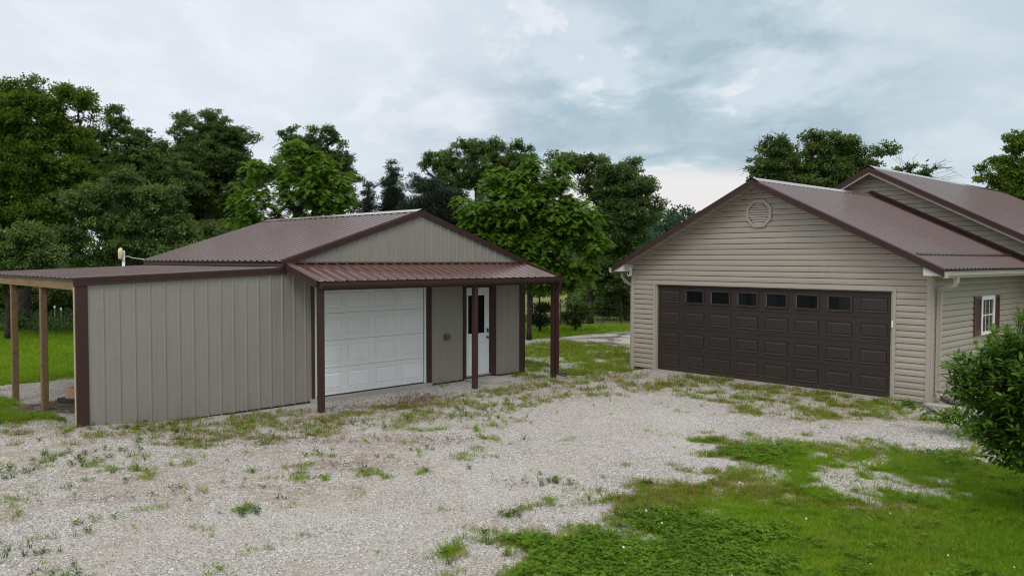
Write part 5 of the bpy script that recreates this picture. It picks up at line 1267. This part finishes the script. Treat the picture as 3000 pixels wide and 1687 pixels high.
def weed_mesh(name, mat, seed, n=9, L=0.09, up=0.5):
    r = random.Random(seed); b = MB()
    for i in range(n):
        a = i * 2.4 + r.uniform(-.3, .3); l = L * r.uniform(.6, 1.2); w = l * 0.28; z0 = r.uniform(0, 0.05) ; e = up * r.uniform(.3, 1.2); c, s = cos(a), sin(a)
        P = [(0.004, 0, z0), (l * .4, w / 2, z0 + l * e * .45), (l, 0, z0 + l * e * .7), (l * .4, -w / 2, z0 + l * e * .45)]
        b.add([(x * c - y * s, x * s + y * c, z) for x, y, z in P], [(0, 1, 2, 3)])
    me = bpy.data.meshes.new(name); me.from_pydata(b.v, [], b.f); me.materials.append(mat); return me
def stone_mesh(name, seed):
    r = random.Random(seed); import bmesh
    bm = bmesh.new(); bmesh.ops.create_icosphere(bm, subdivisions=1, radius=1.0)
    for v in bm.verts: v.co = Vector((v.co.x * r.uniform(.75, 1.25), v.co.y * r.uniform(.65, 1.0), v.co.z * r.uniform(.45, .75)))
    me = bpy.data.meshes.new(name); bm.to_mesh(me); bm.free(); me.materials.append(STONE); return me
def flower_mesh(name):
    b = MB(); b.tube([(0, 0, 0), (0, 0, 0.075)], 0.0015, 4)
    b.tube([(0, 0, 0.070), (0, 0, 0.074), (0, 0, 0.084), (0, 0, 0.094), (0, 0, 0.098)], [0.004, 0.010, 0.013, 0.010, 0.004], 7)
    me = bpy.data.meshes.new(name); me.from_pydata(b.v, [], b.f); me.materials.append(FLOWER); return me
def scatter(name, meshes, pts, scl, label, pick=None, tilt=0.15, sink=0.0, seed=1):
    """one object: instances of small meshes on points"""
    col = bpy.data.collections.new(name + ' sources')
    for i, me in enumerate(meshes): col.objects.link(bpy.data.objects.new('%s_%02d' % (name, i), me))
    r = np.random.RandomState(seed); n = len(pts)
    z = height(pts[:, 0], pts[:, 1]) - sink
    pm = bpy.data.meshes.new(name); pm.vertices.add(n); pm.vertices.foreach_set('co', np.stack([pts[:, 0], pts[:, 1], z], 1).astype(np.float32).ravel())
    for nm, typ, arr in (('scl', 'FLOAT', scl), ('rx', 'FLOAT', r.normal(0, tilt, n)), ('ry', 'FLOAT', r.normal(0, tilt, n)), ('rz', 'FLOAT', r.uniform(0, 6.283, n))):
        a = pm.attributes.new(nm, typ, 'POINT'); a.data.foreach_set('value', np.asarray(arr, dtype=np.float32))
    a = pm.attributes.new('pick', 'INT', 'POINT'); a.data.foreach_set('value', (r.randint(0, len(meshes), n) if pick is None else pick).astype(np.int32))
    o = link(name, pm); tag(o, label, None, kind='stuff')
    ng = bpy.data.node_groups.new(name, 'GeometryNodeTree')
    ng.interface.new_socket('Geometry', in_out='INPUT', socket_type='NodeSocketGeometry'); ng.interface.new_socket('Geometry', in_out='OUTPUT', socket_type='NodeSocketGeometry')
    N = ng.nodes; L = ng.links
    gi, go = N.new('NodeGroupInput'), N.new('NodeGroupOutput'); ip = N.new('GeometryNodeInstanceOnPoints'); ci = N.new('GeometryNodeCollectionInfo')
    ci.inputs['Collection'].default_value = col; ci.inputs['Separate Children'].default_value = True; ci.inputs['Reset Children'].default_value = True
    ip.inputs['Pick Instance'].default_value = True
    def attr(nm, typ='FLOAT'):
        q = N.new('GeometryNodeInputNamedAttribute'); q.data_type = typ; q.inputs[0].default_value = nm; return q.outputs[0]
    cx = N.new('ShaderNodeCombineXYZ')
    for i, nm in enumerate(('rx', 'ry', 'rz')): L.new(attr(nm), cx.inputs[i])
    er = N.new('FunctionNodeEulerToRotation'); L.new(cx.outputs[0], er.inputs[0])
    L.new(gi.outputs[0], ip.inputs['Points']); L.new(ci.outputs[0], ip.inputs['Instance']); L.new(attr('pick', 'INT'), ip.inputs['Instance Index'])
    L.new(er.outputs[0], ip.inputs['Rotation']); L.new(attr('scl'), ip.inputs['Scale']); L.new(ip.outputs[0], go.inputs[0])
    o.modifiers.new('scatter', 'NODES').node_group = ng
    return o
def candidates(n, seed, y0=5.5, y1=31, power=1.0):
    """random ground points inside the wedge seen by the camera, plus a margin; nearer ground gets more"""
    r = np.random.RandomState(seed); y = y0 * (y1 / y0) ** (r.rand(n) ** power); a = r.rand(n) * 2 - 1; x = np.sign(a) * np.where(np.abs(a) < 0.86, np.abs(a) / 0.86 * (y * 0.72 + 0.8), y * 0.72 + 0.8 + (np.abs(a) - 0.86) / 0.14 * (4.5 + 0.1 * y)); return np.stack([x, y], 1), r
def in_build(x, y):
    s, t = toS(x, y); g, h = toG(x, y)
    return ((s > -0.35) & (s < 9.8) & (t > -0.03) & (t < 7)) & ~((s < 3.2) & (t > 0.05)) | ((g > -0.85) & (g < 6.62) & (h > -0.05)) | ((g > 6) & (h > 5.9)) | inpoly(x, y, DRIVE)
def build_cover():
    P, r = candidates(390000, 1, 5.6, 33, 0.9); x, y = P[:, 0], P[:, 1]
    c, ol, cl, di = cover(x, y); ok = ~in_build(x, y); u = r.rand(len(x)); n2 = fbm(x, y, 5.0, 5, 3)
    dens = np.clip(1.25 - y / 40, 0.3, 1)
    grow = ok & (u < c ** 1.3 * dens)
    k = r.rand(len(x)); isc = grow & (k < cl * 0.28); iso = grow & ~isc & (r.rand(len(x)) < ol * 0.8); isg = grow & ~isc & ~iso
    sz = 1 + np.clip((y - 9) / 14, 0, 1.3)
    lawn = [tuft_mesh('g%d' % i, 9, 0.055, 0.035, 0.0045, 0.7, G_LAWN, i) for i in range(4)]
    scatter('lawn_grass', lawn, P[isg], r.uniform(0.6, 1.25, isg.sum()) * sz[isg], 'short green grass of the lawn and verges', seed=1)
    oliv = [tuft_mesh('o%d' % i, 9, 0.055, 0.04, 0.004, 0.8, G_OLIVE, 20 + i) for i in range(3)] + [tuft_mesh('o9', 8, 0.05, 0.04, 0.0035, 0.9, G_DRY, 29)]
    scatter('thin_grass', oliv, P[iso], r.uniform(0.55, 1.2, iso.sum()) * sz[iso], 'thin olive and straw coloured grass', pick=r.choice(4, iso.sum(), p=[.25, .22, .22, .31]), seed=2)
    clov = [clover_mesh('c%d' % i, 7, 0.045, G_CLOV, 40 + i) for i in range(4)]
    scatter('clover', clov, P[isc], r.uniform(0.8, 1.4, isc.sum()), 'low dark green clover patches', seed=3)
    fl = isc & (r.rand(len(x)) < 0.004); fl2 = isg & (r.rand(len(x)) < 0.0006) & (y < 12)
    scatter('clover_flowers', [flower_mesh('f')], P[fl | fl2], r.uniform(0.45, 0.95, (fl | fl2).sum()), 'white clover flower heads', seed=4)
    # weeds that stand in clumps on the gravel
    P, r = candidates(60000, 7, 5.6, 26, 1.0); x, y = P[:, 0], P[:, 1]; c, ol, cl, di = cover(x, y)
    ok = ~in_build(x, y) & ~inpoly(x, y, LAWN); w = ok & (r.rand(len(x)) < np.clip(c, 0, 0.45) * 0.16 + weedy(x, y) * 0.08)
    extra = []
    for (gx, gy, n_, s_) in [(-2.95, 8.63, 26, .10), (-4.0, 6.85, 30, .16), (-4.6, 7.4, 14, .12), (-6.0, 10.6, 40, .30), (-6.4, 10.0, 24, .2), (0.02, 8.45, 8, .05), (-4.05, 9.35, 10, .10), (-5.4, 11.2, 30, .3), (0.5, 9.9, 26, .14),
                              (-2.8, 11.2, 10, .12), (-1.5, 11.4, 14, .25), (-3.4, 13.2, 20, .2), (-2.3, 13.0, 24, .3), (-1.0, 13.9, 40, .5), (-0.3, 14.6, 30, .4), (-2.3, 7.5, 4, .08), (-2.6, 7.0, 4, .06), (-4.5, 8.1, 12, .25), (0.4, 15.6, 14, .3), (1.0, 17.4, 20, .3), (-5.6, 12.3, 30, .3), (-6.6, 12.6, 26, .3), (2.0, 18.6, 20, .3)]:
        extra.append(np.array([gx, gy]) + r.normal(size=(n_, 2)) * s_)
    W = np.vstack([P[w]] + extra); nz = len(W)
    wm = [tuft_mesh('w0', 16, 0.13, 0.03, 0.006, 0.8, G_DARK, 61), tuft_mesh('w1', 13, 0.10, 0.04, 0.006, 1.0, G_LAWN, 62), weed_mesh('w2', G_DARK, 63, 12, 0.07, .6), tuft_mesh('w3', 12, 0.10, 0.03, 0.004, .9, G_DRY, 64), weed_mesh('w4', G_LAWN, 65, 10, 0.08, .9)]
    scatter('weeds', wm, W, r.uniform(0.35, 0.95, nz), 'weed clumps growing up through the gravel', pick=r.choice(5, nz, p=[.3, .25, .2, .1, .15]), seed=5)
    # loose stones
    P, r = candidates(170000, 9, 5.6, 19, 1.0); x, y = P[:, 0], P[:, 1]; c, ol, cl, di = cover(x, y)
    st = ~in_build(x, y) & (r.rand(len(x)) > c * 1.6) & (r.rand(len(x)) > di * 0.93)
    sm = [stone_mesh('s%d' % i, i) for i in range(6)]
    scatter('gravel', sm, P[st], 0.0040 + 0.0075 * r.rand(st.sum()) ** 2.6 + 0.00018 * y[st], 'loose white and tan limestone gravel', tilt=0.5, sink=-0.001, seed=6)
    # dead leaves by the left porch post
    r = np.random.RandomState(3); q = []
    for (gx, gy, sx_, sy_, n_) in [(-1.85, 15.55, .32, .45, 900), (-2.4, 14.7, .5, .12, 300), (-3.2, 14.25, .5, .08, 150), (-1.2, 12.0, .5, .2, 180), (-2.9, 12.0, .9, .2, 260), (-5.2, 11.9, 1.0, .25, 260), (-2.3, 10.6, .5, .2, 120), (0.2, 9.8, .3, .15, 50), (-3.1, 9.5, .3, .05, 40), (-4.6, 9.0, .4, .1, 60)]:
        q.append(np.stack([r.normal(gx, sx_, n_), r.normal(gy, sy_, n_)], 1))
    q = np.vstack(q); q = q[~in_build(q[:, 0], q[:, 1])]
    lm = [weed_mesh('l%d' % i, LITTERM, 80 + i, 3, 0.045, .25) for i in range(3)]
    scatter('leaf_litter', lm, q, r.uniform(.5, 1.2, len(q)), 'brown dead leaves drifted on the gravel', tilt=.4, seed=7)
build_cover()
